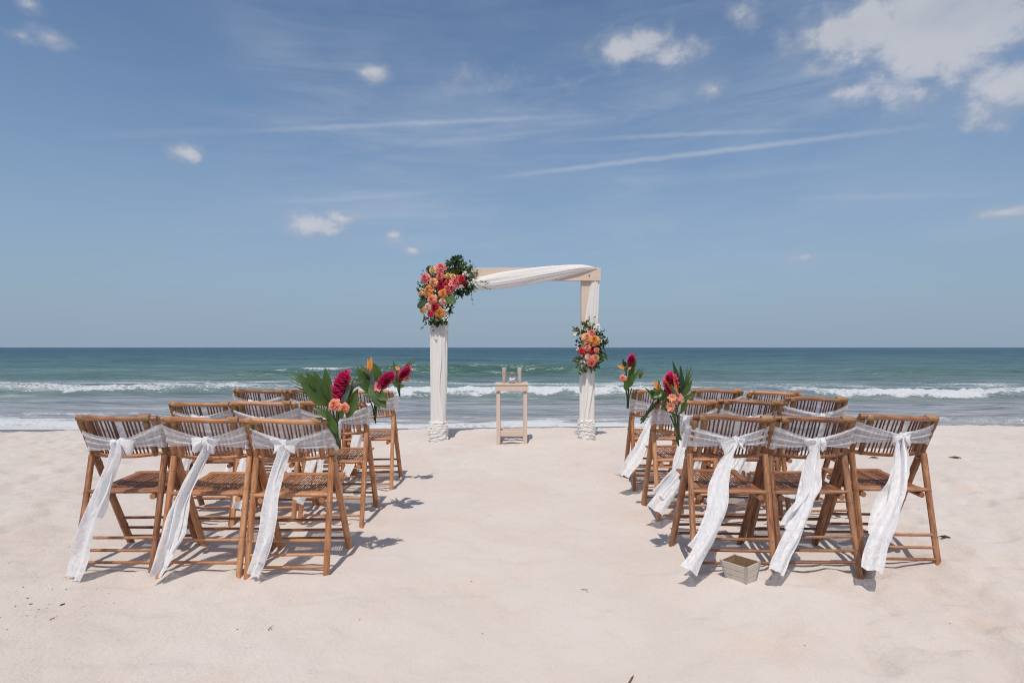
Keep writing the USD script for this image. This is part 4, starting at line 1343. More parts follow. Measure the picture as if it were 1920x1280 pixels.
STEM = leaf_material('green_stem', (0.030, 0.055, 0.016), (0.065, 0.105, 0.032), 0.5, 0.0)
GINGER = petal_material('ginger_bract', (0.50, 0.010, 0.070), (0.88, 0.090, 0.30), 0.2, 0.4, 0.2)
PARADISE = petal_material('bird_of_paradise_sepal', (0.62, 0.16, 0.015), (0.82, 0.34, 0.06), 0.2, 0.4)
BLUE = petal_material('blue_petal', (0.035, 0.050, 0.20), (0.07, 0.09, 0.33), 0.1)
BEAK = petal_material('beak_sheath', (0.10, 0.15, 0.10), (0.34, 0.26, 0.17), 0.05, 0.45)


def rose(out, c, d, R, seed, open_=1.0):
    """A many petalled rose at c facing along d."""
    rng = np.random.default_rng(seed)
    M = look(d)
    u = np.linspace(0, 1, 6)[:, None]
    s = np.linspace(-1, 1, 7)[None, :]
    for ring, (k, rho0, rho1, h0, h1, wide, curl) in enumerate((
            (3, 0.02, 0.13, 0.25, 0.80, 1.25, 0.00), (4, 0.06, 0.27, 0.18, 0.80, 0.95, 0.02), (5, 0.10, 0.44, 0.10, 0.72, 0.78, 0.08),
            (5, 0.16, 0.66, 0.02, 0.56, 0.76, 0.16), (6, 0.20, 0.86, -0.08, 0.36, 0.66, 0.24), (6, 0.22, 1.0, -0.16, 0.10, 0.60, 0.24))):
        off = rng.uniform(0, 6)
        for q in range(k):
            a = off + 2 * np.pi * q / k + rng.uniform(-0.15, 0.15)
            hj, rj = rng.uniform(-0.05, 0.05), rng.uniform(0.93, 1.07)
            w = wide * np.sin(np.pi * (0.18 + 0.70 * u)) ** 0.7
            rho = (rho0 + (rho1 * open_ - rho0) * u ** 0.9) * rj * (1 - 0.05 * s ** 2) + 0.03 * np.sin(s * 4 + q) * u
            z = h0 + (h1 + hj - h0) * np.sin(u * np.pi / 2) ** 0.9 - curl * u ** 3 * (1 - 0.3 * s ** 2) - 0.05 * s ** 2 * u
            P = np.stack([rho * np.cos(a + w * s), rho * np.sin(a + w * s), z + 0 * s], -1) * R
            uv = np.stack(np.broadcast_arrays(s, u ** 1.5 * 0.75 + 0.04 * ring), -1)
            sheet(out, P.reshape(-1, 3) @ M.T.copy() if False else (P @ M.T) + np.asarray(c, float), uv)
    return out


def leaf(out, base, tip, width, normal=(0, -1, 0.3), fold=0.25, bend=0.15, n=8, m=5, shape=0.8, wave_=0.0):
    base, tip = np.asarray(base, float), np.asarray(tip, float)
    ax = tip - base
    L = np.linalg.norm(ax)
    ax = ax / L
    nn = np.asarray(normal, float)
    nn = unit(nn - ax * np.dot(nn, ax) + 1e-6)
    side = np.cross(ax, nn)
    u = np.linspace(0, 1, n)[:, None]
    s = np.linspace(-1, 1, m)[None, :]
    w = width / 2 * np.sin(np.pi * np.clip(u, 0.015, 0.995) ** shape) ** 0.85
    P = (base + ax * L * u[..., None] + side * (w * s)[..., None]
         + nn * (fold * w * np.abs(s) - bend * L * u ** 2 + 0.25 * bend * L * u + wave_ * np.sin(u * 14 + s * 2) * np.abs(s))[..., None])
    return sheet(out, P, np.stack([s + 0 * u, u * 3 + 0 * s + np.abs(s) * 0.4], -1))


def split_leaf(out, base, tip, width, normal, fingers=7, seed=0, droop=0.10, gap=0.55):
    """A large leaf cut into fingers to the midrib."""
    rng = np.random.default_rng(seed)
    base, tip = np.asarray(base, float), np.asarray(tip, float)
    ax = tip - base
    L = np.linalg.norm(ax)
    ax = ax / L
    nn = np.asarray(normal, float)
    nn = unit(nn - ax * np.dot(nn, ax))
    side = np.cross(ax, nn)
    for sg in (-1, 1):
        for k in range(fingers):
            u0 = 0.04 + 0.90 * k / fingers
            lean = 0.25 + 0.95 * (k / fingers)
            ln = width / 2 * math.sin(math.pi * min(0.97, (0.24 + 0.72 * (k + .5) / fingers))) ** 0.6 * rng.uniform(0.92, 1.06)
            d = unit(side * sg * math.cos(lean * 0.85) + ax * math.sin(lean * 0.85))
            b0 = base + ax * L * u0
            u = np.linspace(0, 1, 8)[:, None]
            s = np.linspace(-1, 1, 4)[None, :]
            half = L / fingers * 0.56 * rng.uniform(0.85, 1.1) * (1 - gap * u ** 1.5) * np.where(u > 0.8, np.sqrt(np.clip((1.001 - u) / 0.2, 0, 1)), 1)
            perp = unit(ax - d * np.dot(ax, d))
            P = (b0 + d * (ln * u)[..., None] + perp * (half * s)[..., None]
                 + nn * (0.10 * ln * np.sin(u * 2.2) - droop * ln * u ** 2 * 2 + 0.10 * half * np.abs(s))[..., None])
            sheet(out, P, np.stack([s + 0 * u, u * 2 + 0 * s], -1), flip=sg < 0)
    tube(out, [base - ax * L * 0.1, base + ax * L * 0.5 + nn * 0.002, tip], [0.0045, 0.003, 0.001], 6)
    return out


def ginger(out, base, tip, R, seed, bend=(0, 0, 0)):
    """A red ginger spike: overlapping waxy bracts up a stem."""
    rng = np.random.default_rng(seed)
    base, tip = np.asarray(base, float), np.asarray(tip, float)
    L = np.linalg.norm(tip - base)
    bend = np.asarray(bend, float)

    def axis_at(u):
        return base + (tip - base) * u + bend * (u ** 2)
    N = 64
    u5 = np.linspace(0, 1, 5)[:, None]
    s5 = np.linspace(-1, 1, 4)[None, :]
    for k in range(N):
        u = (k / N) ** 0.92
        c = axis_at(u)
        t = unit(axis_at(min(u + 0.02, 1.05)) - axis_at(u - 0.02))
        M = look(t)
        a = k * 2.39996 + rng.uniform(-0.2, 0.2)
        out_ = M[:, 0] * math.cos(a) + M[:, 1] * math.sin(a)
        sd = np.cross(t, out_)
        prof = R * (0.55 + 0.60 * math.sin(math.pi * min(1, 0.12 + u * 0.80))) * (1 - 0.45 * max(0, u - 0.75) / 0.25)
        ln = L * 0.20 * rng.uniform(0.85, 1.15)
        op = 0.55 + 0.25 * rng.random()
        w = prof * 0.62 * np.sin(np.pi * (0.22 + 0.74 * u5)) ** 0.8
        rr = prof * (0.25 + op * np.sin(u5 * 1.7)) + prof * 0.35 * u5 ** 3
        P = c + t * (ln * u5 * (1 - 0.15 * u5))[..., None] + out_ * (rr - 0.25 * w * np.abs(s5) ** 2)[..., None] + sd * (w * s5)[..., None]
        sheet(out, P, np.stack(np.broadcast_arrays(s5, u5 ** 1.3), -1))
    tube(out, [axis_at(q) for q in np.linspace(0, 0.95, 6)], R * 0.35, 8)
    return out


def spikes(out, base, tips, width, seed=0):
    for k, t in enumerate(tips):
        leaf(out, base, t, width, (0.2 * (k - 1), -1, 0.2), 0.5, 0.05, 7, 4, 0.75)
    return out


def filler(out, c, R, n, seed, r=0.010):
    """A cluster of small many petalled blossoms."""
    rng = np.random.default_rng(seed)
    for _ in range(n):
        d = unit(rng.normal(size=3) + np.array([0, -0.9, 0.25]))
        q = np.asarray(c) + rng.normal(size=3) * R * np.array([0.55, 0.35, 0.55])
        M = look(d)
        k = 5
        for j in range(k):
            a = 2 * np.pi * j / k + rng.uniform(0, 0.4)
            e = M[:, 0] * math.cos(a) + M[:, 1] * math.sin(a)
            rr = r * rng.uniform(0.8, 1.4)
            leaf(out, q, q + e * rr + d * rr * 0.35, rr * 0.85, d, 0.3, 0.0, 4, 3, 0.9)
    return out


def leaves_about(out, c, spread, n, seed, size=(0.03, 0.06), aspect=0.5, dirs=None, centre=None, fold=0.3):
    """Leaves scattered about c, pointing outwards and towards the light."""
    rng = np.random.default_rng(seed)
    c = np.asarray(c, float)
    for _ in range(n):
        q = c + unit(rng.normal(size=3)) * rng.random() ** 0.5 * np.asarray(spread)
        o = (q - (c if centre is None else np.asarray(centre)))
        d = unit(unit(o + 1e-6) * 0.6 + unit(rng.normal(size=3)) * 0.8 + np.array([0, -0.25, 0.05]))
        if dirs is not None:
            d = unit(d * 0.7 + np.asarray(dirs))
        L = rng.uniform(*size)
        nn = unit(rng.normal(size=3) * 0.6 + np.array([0, -1.0, 0.5]))
        leaf(out, q, q + d * L, L * aspect * rng.uniform(0.75, 1.2), nn, fold, 0.15 * rng.random(), 5, 3, 0.8)
    return out


def sprig(out, p0, p1, n, size, seed, sag=0.0):
    """A thin trailing stem with small leaves in pairs."""
    rng = np.random.default_rng(seed)
    p0, p1 = np.asarray(p0, float), np.asarray(p1, float)
    u = np.linspace(0, 1, 8)[:, None]
    pts = p0 + (p1 - p0) * u + np.array([0, 0, -sag]) * np.sin(np.pi * u) + rng.normal(size=(8, 3)) * 0.004
    tube(out, pts, np.linspace(0.0018, 0.0008, 8), 5)
    for k in range(n):
        t = rng.uniform(0.1, 1)
        q = p0 + (p1 - p0) * t + np.array([0, 0, -sag]) * math.sin(math.pi * t)
        d = unit(unit(p1 - p0) * 0.6 + rng.normal(size=3))
        L = size * rng.uniform(0.6, 1.2)
        leaf(out, q, q + d * L, L * 0.55, unit(rng.normal(size=3) * 0.7 + np.array([0, -1, 0.4])), 0.2, 0.1, 4, 3)
    return out


def spray(name, label, zoom, Y, roses, fillers, masses, leaves, sprigs, seed):
    """A flower spray on the arch; the lists are in the columns and rows of an enlarged part of the photograph."""
    ox, oy, k = zoom
    cxs, czs = np.mean([r[0] for r in roses]), np.mean([r[1] for r in roses])

    def P(x, y, dy=0.0):
        return at(ox + k * x, oy + k * y, Y + dy)
    q = P(cxs, czs)
    root = thing(name, label, 'flowers', (0, 0, 0))
    rng = np.random.default_rng(seed)
    px = Y / F
    for i, (x, y, r, col) in enumerate(roses):
        R = r * k * px
        c = P(x, y, -0.075 - rng.uniform(0, 0.045))
        d = unit(np.array([(x - cxs) * k * px * 2.6, -1.0, -(y - czs) * k * px * 1.6 + 0.22]) + rng.normal(size=3) * 0.16)
        o = Piece()
        rose(o, c, d, R * 1.22, seed * 100 + i, rng.uniform(0.9, 1.05))
        obj('rose', o, PETAL[col], root)
    for i, (x, y, r, col, n) in enumerate(fillers):
        o = Piece()
        filler(o, P(x, y, -0.09), r * k * px, n, seed * 100 + 50 + i, 0.013)
        obj('small_blossoms', o, PETAL[col], root)
    mats = {'dark': DARK, 'green': GREEN, 'sage': SAGE, 'olive': OLIVE, 'bright': BRIGHT}
    groups = {}
    for i, (x, y, rx, ry, n, m, size) in enumerate(masses):
        o = groups.setdefault(m, Piece())
        leaves_about(o, P(x, y, -0.02), (rx * k * px, 0.06, ry * k * px), n, seed * 100 + 80 + i, (size * 0.7, size * 1.25), 0.52, centre=q + np.array([0, 0.12, 0]))
    for m, o in groups.items():
        obj('foliage', o, mats[m], root, kind='stuff')
    for i, (x0, y0, x1, y1, w, m, dy) in enumerate(leaves):
        o = Piece()
        split_leaf(o, P(x0, y0, dy), P(x1, y1, dy - 0.02), w * k * px, (0.1, -1, 0.35), 6, seed + i, 0.06, 0.35)
        obj('large_leaf', o, mats[m], root)
    for i, (x0, y0, x1, y1, n, sz, m, sag) in enumerate(sprigs):
        o = Piece()
        sprig(o, P(x0, y0, -0.03), P(x1, y1, -0.06), n, sz, seed * 50 + i, sag)
        obj('sprig', o, mats[m], root)
    return root


spray('flower_spray', 'large spray of coral, orange and crimson roses with dark leaves on the arch corner', (760, 460, 160 / 1138.0), ARCH_Y - 0.06,
      [(470, 300, 72, 'pink'), (365, 322, 48, 'yellow'), (268, 438, 66, 'pink'), (462, 405, 54, 'coral'), (570, 402, 40, 'yellow'), (632, 412, 36, 'yellow'), (372, 495, 64, 'peach'),
       (312, 592, 66, 'orange'), (290, 645, 40, 'orange'), (470, 535, 70, 'crimson'), (570, 480, 46, 'red'), (655, 505, 74, 'pink'), (742, 455, 62, 'red'), (775, 500, 40, 'crimson'), (568, 592, 68, 'coral'), (502, 640, 58, 'orange'),
       (355, 722, 62, 'salmon'), (500, 742, 52, 'blush'), (302, 818, 46, 'blush'), (232, 862, 46, 'yellow'), (400, 828, 62, 'crimson'), (455, 895, 64, 'orange'), (335, 910, 40, 'red'), (208, 635, 34, 'peach'), (745, 540, 30, 'cream')],
      [(800, 395, 45, 'white', 16), (410, 662, 50, 'cream', 14), (525, 815, 44, 'white', 12), (548, 890, 38, 'white', 10), (490, 972, 34, 'white', 7), (545, 972, 30, 'white', 7), (920, 470, 30, 'cream', 8), (345, 405, 30, 'white', 7), (900, 330, 26, 'cream', 7), (195, 580, 22, 'cream', 5)],
      [(500, 560, 300, 300, 190, 'dark', 0.055), (480, 600, 280, 280, 110, 'green', 0.050), (420, 560, 260, 300, 70, 'sage', 0.045), (690, 250, 110, 110, 110, 'dark', 0.060), (780, 330, 90, 90, 70, 'green', 0.050), (560, 310, 80, 80, 40, 'green', 0.05), (835, 530, 90, 110, 90, 'dark', 0.055),
       (740, 620, 80, 50, 40, 'dark', 0.05), (700, 350, 90, 45, 44, 'olive', 0.048), (420, 1010, 110, 60, 70, 'dark', 0.055), (540, 1000, 50, 60, 26, 'green', 0.05), (290, 960, 60, 60, 26, 'sage', 0.045),
       (330, 470, 150, 200, 60, 'sage', 0.045), (230, 600, 70, 150, 50, 'green', 0.045), (250, 700, 50, 50, 20, 'olive', 0.045), (880, 350, 60, 130, 46, 'sage', 0.042), (900, 560, 60, 70, 26, 'sage', 0.040), (600, 860, 40, 70, 24, 'dark', 0.05), (690, 640, 40, 40, 14, 'green', 0.045)],
      [(560, 660, 655, 790, 150, 'bright', -0.10), (270, 720, 165, 840, 130, 'dark', -0.09), (360, 360, 290, 285, 130, 'dark', 0.0), (480, 960, 400, 1000, 90, 'olive', -0.08)],
      [(290, 1020, 200, 1120, 16, 0.030, 'bright', 0.0), (860, 560, 905, 790, 18, 0.024, 'olive', 0.0), (910, 480, 1130, 500, 26, 0.022, 'olive', -0.01), (930, 500, 1100, 580, 16, 0.020, 'olive', 0.0), (1050, 560, 1140, 590, 12, 0.020, 'bright', 0.0),
       (600, 250, 545, 200, 12, 0.032, 'bright', 0.0), (690, 210, 660, 150, 10, 0.045, 'dark', 0.0), (850, 290, 890, 260, 8, 0.04, 'sage', 0.0), (370, 1060, 375, 1140, 5, 0.035, 'sage', 0.0), (840, 600, 830, 660, 8, 0.03, 'sage', 0.0), (200, 500, 170, 490, 6, 0.03, 'green', 0.0), (940, 390, 960, 330, 12, 0.02, 'olive', 0.0)], 7)

spray('flower_spray', 'smaller oval spray of orange and crimson roses halfway up the right hand post', (1040, 480, 140 / 747.0), ARCH_Y - 0.09,
      [(392, 840, 54, 'orange'), (322, 815, 50, 'peach'), (366, 772, 36, 'pink'), (330, 915, 34, 'salmon'), (372, 942, 44, 'crimson'), (417, 938, 30, 'salmon'), (270, 950, 36, 'red'),
       (345, 1008, 46, 'blush'), (405, 1015, 40, 'peach'), (368, 1066, 42, 'coral'), (305, 850, 28, 'coral')],
      [(405, 735, 42, 'cream', 16), (432, 695, 24, 'white', 8), (272, 1050, 34, 'white', 10), (535, 882, 12, 'white', 3), (228, 938, 16, 'white', 4), (480, 830, 14, 'cream', 4), (395, 640, 16, 'cream', 6), (205, 780, 20, 'cream', 6)],
      [(370, 900, 130, 200, 130, 'dark', 0.055), (370, 900, 140, 210, 70, 'green', 0.05), (370, 880, 140, 210, 50, 'sage', 0.042), (330, 700, 80, 50, 44, 'green', 0.05), (240, 760, 60, 50, 34, 'olive', 0.042), (470, 860, 60, 110, 70, 'dark', 0.05), (465, 1010, 50, 60, 40, 'green', 0.048),
       (235, 1040, 50, 60, 32, 'olive', 0.045), (270, 880, 50, 60, 30, 'dark', 0.045), (280, 1130, 50, 40, 26, 'green', 0.05), (360, 1110, 40, 30, 16, 'sage', 0.05), (420, 780, 50, 60, 24, 'sage', 0.04), (265, 1050, 40, 50, 18, 'sage', 0.045), (390, 1080, 50, 50, 22, 'dark', 0.05)],
      [],
      [(340, 660, 350, 590, 14, 0.022, 'sage', 0.0), (390, 680, 400, 610, 14, 0.024, 'olive', 0.0), (250, 740, 180, 710, 14, 0.022, 'olive', 0.0), (240, 790, 190, 800, 10, 0.022, 'olive', 0.0), (480, 760, 500, 740, 8, 0.025, 'sage', 0.0),
       (500, 860, 545, 890, 10, 0.022, 'sage', 0.0), (270, 1130, 255, 1185, 8, 0.04, 'bright', 0.0), (230, 840, 215, 850, 8, 0.03, 'dark', 0.0), (240, 1080, 222, 1120, 6, 0.03, 'dark', 0.0), (395, 1100, 400, 1170, 8, 0.025, 'olive', 0.0)], 9)


# ------------------------------------------------------------------ the tropical bouquets tied to the aisle chairs
def bouquet(label, Y, anchor, foot, parts):
    """parts: (kind, ...) in the columns and rows of the photograph, each with its own depth offset."""
    root = thing('tropical_bouquet', label, 'bouquet', (0, 0, 0), 0, None)
    a = np.asarray(at(anchor[0], anchor[1], Y + 0.075))
    f_ = np.asarray(at(foot[0], foot[1], Y + 0.110))
    rng = np.random.default_rng(int(anchor[0]))

    def P(x, y, dy=0.0):
        return at(x, y, Y + dy)
    for k in range(7):
        o = Piece()
        j = rng.normal(size=3) * np.array([0.008, 0.005, 0.004])
        e = rng.normal(size=3) * np.array([0.008, 0.005, 0.014])
        m = (a + f_) / 2
        tube(o, [f_ + e, m + j * 0.8, a + j * 2.2], [0.0050, 0.0048, 0.0040], 7)
        obj('stem', o, STEM, root)
    for i, q in enumerate(parts):
        kind, s = q[0], q[1:]
        o = Piece()
        if kind == 'ginger':
            x0, y0, x1, y1, r, bx, by, dy = s
            R = r * Y / F
            ginger(o, P(x0, y0, dy), P(x1, y1, dy - 0.02), R, i + 5, np.array([bx, -0.03, -by]) * Y / F * np.array([1, F / Y, 1]))
            obj('ginger_bloom', o, GINGER, root)
            st = Piece()
            tube(st, [a, P(x0, y0, dy)], 0.006, 7)
            obj('stem', st, STEM, root)
        elif kind == 'split':
            x0, y0, x1, y1, w, n, dy0, dy1, m = s
            split_leaf(o, P(x0, y0, dy0), P(x1, y1, dy1), w * Y / F, (0.15, -1, 0.35), n, i, 0.10, 0.42)
            obj('split_leaf', o, m, root)
            st = Piece()
            tube(st, [a, P(x0, y0, dy0)], 0.004, 6)
            obj('stem', st, STEM, root)
        elif kind == 'leaf':
            x0, y0, x1, y1, w, bend, dy, m = s
            leaf(o, P(x0, y0, dy), P(x1, y1, dy - 0.02), w * Y / F, (0.2, -1, 0.4), 0.3, bend, 12, 7, 0.75, 0.002)
            obj('leaf', o, m, root)
        elif kind == 'fan':
            m, dy, fingers = s
            for j, (x0, y0, x1, y1, w) in enumerate(fingers):
                leaf(o, P(x0, y0, dy - 0.003 * j), P(x1, y1, dy - 0.05 - 0.004 * j), w * Y / F, (0.1 + 0.1 * math.sin(j * 2), -1, 0.45), 0.22, 0.10, 12, 7, 0.80, 0.001)
                tube(o, [P(x0, y0, dy - 0.006), P((x0 + x1) / 2, (y0 + y1) / 2, dy - 0.034)], [0.002, 0.001], 5)
            obj('split_leaf', o, m, root)
            st = Piece()
            tube(st, [a, P(fingers[0][0], fingers[0][1], dy)], 0.004, 6)
            obj('stem', st, STEM, root)
        elif kind == 'rose':
            x, y, r, col, dx, dz, dy = s
            rose(o, P(x, y, dy), (dx, -1, dz), r * Y / F, i + 31)
            obj('rose', o, PETAL[col], root)
        elif kind == 'lily':
            x, y, r, col, dx, dz, dy = s
            c = P(x, y, dy)
            d = unit((dx, -1, dz))
            M = look(d)
            for k in range(11):
                t = 2 * np.pi * k / 11 + rng.uniform(-.2, .2)
                e = M[:, 0] * math.cos(t) + M[:, 1] * math.sin(t)
                rr = r * Y / F * rng.uniform(0.8, 1.1)
                leaf(o, c, c + e * rr + d * rr * rng.uniform(0.1, 0.6), rr * 0.62, d, 0.35, 0.15, 6, 5, 0.7, 0.003)
            obj('lily', o, PETAL[col], root)
        elif kind == 'paradise':
            x0, y0, tips, beak, blue, dy = s
            b = P(x0, y0, dy)
            spikes(o, b, [P(x, y, dy - 0.01 * k) for k, (x, y) in enumerate(tips)], 6.5 * Y / F)
            fl = obj('bird_of_paradise', o, PARADISE, root)
            o2 = Piece()
            bk = P(*beak, dy - 0.03)
            tube(o2, [b + (b - bk) * 0.25, b, b + (bk - b) * 0.5, bk], np.array([2.5, 4.2, 3.0, 0.5]) * Y / F, 8)
            obj('beak', o2, BEAK, fl)
            o3 = Piece()
            for (x, y) in blue:
                leaf(o3, b, P(x, y, dy - 0.012), 4.5 * Y / F, (0, -1, 0.2), 0.4, 0.0, 6, 4, 0.7)
            if blue:
                obj('blue_petal', o3, BLUE, fl)
            st = Piece()
            tube(st, [a, b], 0.006, 7)
            obj('stem', st, STEM, root)
        elif kind == 'blades':
            x0, y0, tips, w, dy, m = s
            for k, (x, y) in enumerate(tips):
                leaf(o, P(x0, y0, dy), P(x, y, dy - 0.03 * math.sin(k * 1.7)), w * Y / F, (0.2, -1, 0.2), 0.4, 0.10, 10, 4, 0.6)
            obj('grass_blades', o, m, root)
    return root


bouquet('bouquet with tall red ginger and a broad split leaf, nearest row, left side', 3.13, (632, 792), (635, 836),
        [('fan', GREEN, 0.02, [(621, 762, 556, 700, 27), (614, 752, 588, 695, 19), (619, 752, 609, 691, 20), (606, 746, 563, 716, 22), (613, 757, 576, 737, 21), (600, 732, 574, 698, 16)]),
         ('blades', 604, 742, [(548, 700), (538, 703), (541, 712), (545, 722), (556, 694), (551, 733), (535, 694), (562, 742)], 4, 0.05, GREEN),
         ('ginger', 633, 757, 631, 692, 10.5, 20, 8, -0.02), ('leaf', 612, 760, 612, 698, 22, 0.05, 0.03, GREEN),
         ('paradise', 648, 728, [(679, 716), (655, 702), (660, 705)], (646, 698), [(645, 708), (653, 712)], -0.02), ('leaf', 640, 765, 660, 715, 9, 0.02, -0.04, SAGE), ('leaf', 638, 772, 668, 700, 7, 0.05, 0.0, SAGE),
         ('leaf', 648, 775, 671, 728, 17, 0.1, -0.01, GREEN), ('leaf', 650, 782, 672, 745, 17, 0.15, -0.03, GREEN), ('leaf', 622, 785, 586, 760, 13, 0.2, -0.03, GREEN), ('leaf', 626, 800, 612, 765, 14, 0.0, -0.02, GREEN),
         ('leaf', 630, 812, 622, 780, 12, 0.05, -0.03, BRIGHT), ('rose', 628, 758, 12.5, 'salmon', -0.1, 0.25, -0.06), ('rose', 645, 765, 11.0, 'salmon', 0.35, 0.05, -0.06),
         ('leaf', 640, 785, 642, 766, 9, 0.1, -0.07, GREEN), ('paradise', 664, 724, [(680, 714), (676, 720)], (682, 713), [(668, 716)], -0.03)])
bouquet('bouquet with upright orange bird of paradise and leaning red ginger, left side, middle row', 4.02, (706, 748), (703, 784),
        [('fan', GREEN, 0.02, [(703, 738, 668, 692, 20), (696, 726, 682, 688, 13), (700, 738, 664, 708, 13), (704, 736, 676, 722, 14)]), ('fan', GREEN, -0.04, [(694, 722, 724, 764, 26), (704, 738, 728, 750, 15), (700, 736, 712, 766, 14)]), ('leaf', 700, 735, 672, 700, 20, 0.05, 0.0, GREEN),
         ('paradise', 694, 702, [(689, 672), (694, 670), (697, 668), (679, 688)], (678, 686), [(686, 692), (690, 690)], -0.02), ('leaf', 700, 735, 697, 690, 9, 0.0, -0.02, SAGE),
         ('ginger', 708, 731, 728, 698, 9.0, 10, 2, -0.03), ('lily', 709, 727, 9, 'pink', -0.2, 0.1, -0.05), ('leaf', 708, 715, 700, 680, 22, 0.1, 0.06, GREEN),
         ('leaf', 712, 730, 735, 705, 16, 0.1, 0.05, GREEN), ('leaf', 705, 745, 680, 735, 14, 0.15, -0.03, GREEN), ('blades', 690, 715, [(664, 690), (668, 684), (676, 680)], 5, 0.03, GREEN)])
bouquet('small bouquet of dark red ginger and one orange rose, left side, row by the arch', 4.98, (748, 722), (749, 742),
        [('ginger', 750, 714, 760, 690, 7.2, 8, -1, -0.03), ('rose', 762, 709, 6.5, 'salmon', 0.7, 0.2, -0.05), ('leaf', 747, 722, 731, 702, 14, 0.1, 0.0, GREEN), ('leaf', 747, 718, 744, 694, 10, 0.05, 0.0, GREEN),
         ('leaf', 745, 712, 737, 674, 5, 0.0, 0.02, OLIVE), ('lily', 746, 690, 5, 'orange', -0.1, 0.3, -0.02), ('blades', 758, 690, [(775, 672), (784, 673), (770, 676)], 3, 0.0, OLIVE), ('leaf', 750, 725, 758, 722, 8, 0.2, -0.04, GREEN),
         ('leaf', 746, 725, 738, 716, 9, 0.1, -0.02, GREEN), ('leaf', 750, 718, 754, 702, 7, 0.1, 0.0, DARK)])
bouquet('bouquet with fuchsia ginger, coral lilies and long dark leaves, nearest row, right side', 3.13, (1268, 778), (1273, 826),
        [('ginger', 1265, 748, 1252, 702, 10.5, 1, 0, -0.04), ('paradise', 1268, 742, [(1243, 706), (1262, 700), (1264, 712)], (1258, 720), [], -0.085), ('lily', 1260, 745, 9.5, 'salmon', -0.3, 0.2, -0.09), ('lily', 1272, 744, 9.0, 'coral', 0.4, 0.2, -0.08), ('lily', 1257, 761, 10.5, 'salmon', -0.2, -0.3, -0.09), ('lily', 1266, 752, 7.0, 'salmon', 0.0, -0.1, -0.08),
         ('leaf', 1274, 745, 1262, 676, 11, 0.03, 0.0, DARK), ('leaf', 1280, 742, 1275, 684, 11, 0.0, -0.01, DARK), ('leaf', 1276, 740, 1268, 690, 9, 0.0, 0.02, GREEN), ('blades', 1282, 730, [(1291, 682), (1299, 682), (1294, 690), (1303, 690)], 3.5, -0.01, GREEN),
         ('leaf', 1280, 742, 1298, 712, 11, 0.1, -0.02, GREEN), ('leaf', 1282, 748, 1303, 738, 9, 0.1, -0.03, GREEN), ('lily', 1291, 731, 3.5, 'crimson', 0.3, 0.2, -0.02), ('leaf', 1262, 765, 1244, 735, 15, 0.1, 0.0, GREEN), ('leaf', 1258, 772, 1242, 758, 14, 0.15, -0.01, DARK),
         ('leaf', 1276, 775, 1288, 745, 8, 0.1, -0.02, GREEN), ('leaf', 1266, 785, 1258, 770, 9, 0.1, -0.02, GREEN), ('leaf', 1278, 772, 1290, 755, 7, 0.1, -0.03, BRIGHT), ('leaf', 1272, 760, 1280, 700, 9, 0.02, 0.03, GREEN)])
bouquet('half hidden leafy bouquet with cut stems slanting out, right side, middle row', 4.02, (1232, 752), (1203, 788),
        [('leaf', 1230, 748, 1218, 732, 18, 0.1, 0.0, GREEN), ('leaf', 1238, 746, 1240, 728, 17, 0.1, -0.02, GREEN), ('leaf', 1232, 748, 1226, 726, 13, 0.05, 0.0, BRIGHT), ('leaf', 1240, 750, 1256, 735, 14, 0.1, 0.0, GREEN), ('leaf', 1226, 745, 1210, 726, 5, 0.1, 0.0, DARK),
         ('leaf', 1238, 740, 1235, 712, 6, 0.05, 0.0, DARK), ('leaf', 1242, 735, 1222, 745, 12, 0.1, -0.03, GREEN), ('paradise', 1237, 738, [(1230, 716), (1224, 712), (1233, 714)], (1220, 730), [], 0.0), ('ginger', 1246, 742, 1258, 720, 7, 0, 0, 0.02), ('leaf', 1246, 752, 1254, 770, 12, 0.1, 0.0, DARK)])
bouquet('bouquet with pink ginger rising beside one long leaf, right side, row by the arch', 4.98, (1177, 728), (1176, 764),
        [('ginger', 1180, 690, 1184, 666, 5.5, 0, 0, -0.01), ('leaf', 1185, 695, 1192, 662, 10, 0.15, -0.02, GREEN), ('leaf', 1180, 715, 1190, 680, 10, 0.05, 0.0, OLIVE), ('paradise', 1173, 692, [(1157, 684), (1166, 688), (1184, 688)], (1178, 682), [], -0.03),
         ('leaf', 1171, 688, 1167, 672, 6, 0.0, 0.0, DARK), ('leaf', 1175, 690, 1172, 677, 5, 0.0, -0.01, DARK), ('rose', 1168, 709, 7.5, 'salmon', -0.6, 0.1, -0.05), ('leaf', 1177, 722, 1168, 700, 10, 0.1, -0.02, BRIGHT), ('leaf', 1175, 732, 1172, 712, 13, 0.1, -0.04, GREEN),
         ('leaf', 1182, 718, 1203, 688, 7, 0.25, 0.0, GREEN), ('leaf', 1182, 710, 1184, 690, 12, 0.0, 0.0, GREEN), ('blades', 1199, 710, [(1201, 690), (1207, 686), (1211, 692), (1197, 696)], 2.5, 0.02, OLIVE), ('leaf', 1180, 725, 1186, 700, 11, 0.1, -0.02, GREEN)])

# ------------------------------------------------------------------ what the tide and the wind have left on the sand
SCRAP = leaf_material('dry_scrap', (0.045, 0.030, 0.022), (0.12, 0.075, 0.05), 0.7, 0.0)
RUST = leaf_material('dry_seaweed', (0.12, 0.050, 0.020), (0.28, 0.13, 0.05), 0.8, 0.0)


def sand_at(px, py):
    Y = EYE * F / (py - HOR)
    for _ in range(4):
        x = (px - 960) * Y / F
        Y = (EYE - ground(x, Y)) * F / (py - HOR)
    x = (px - 960) * Y / F
    return np.array([x, Y, ground(x, Y)])


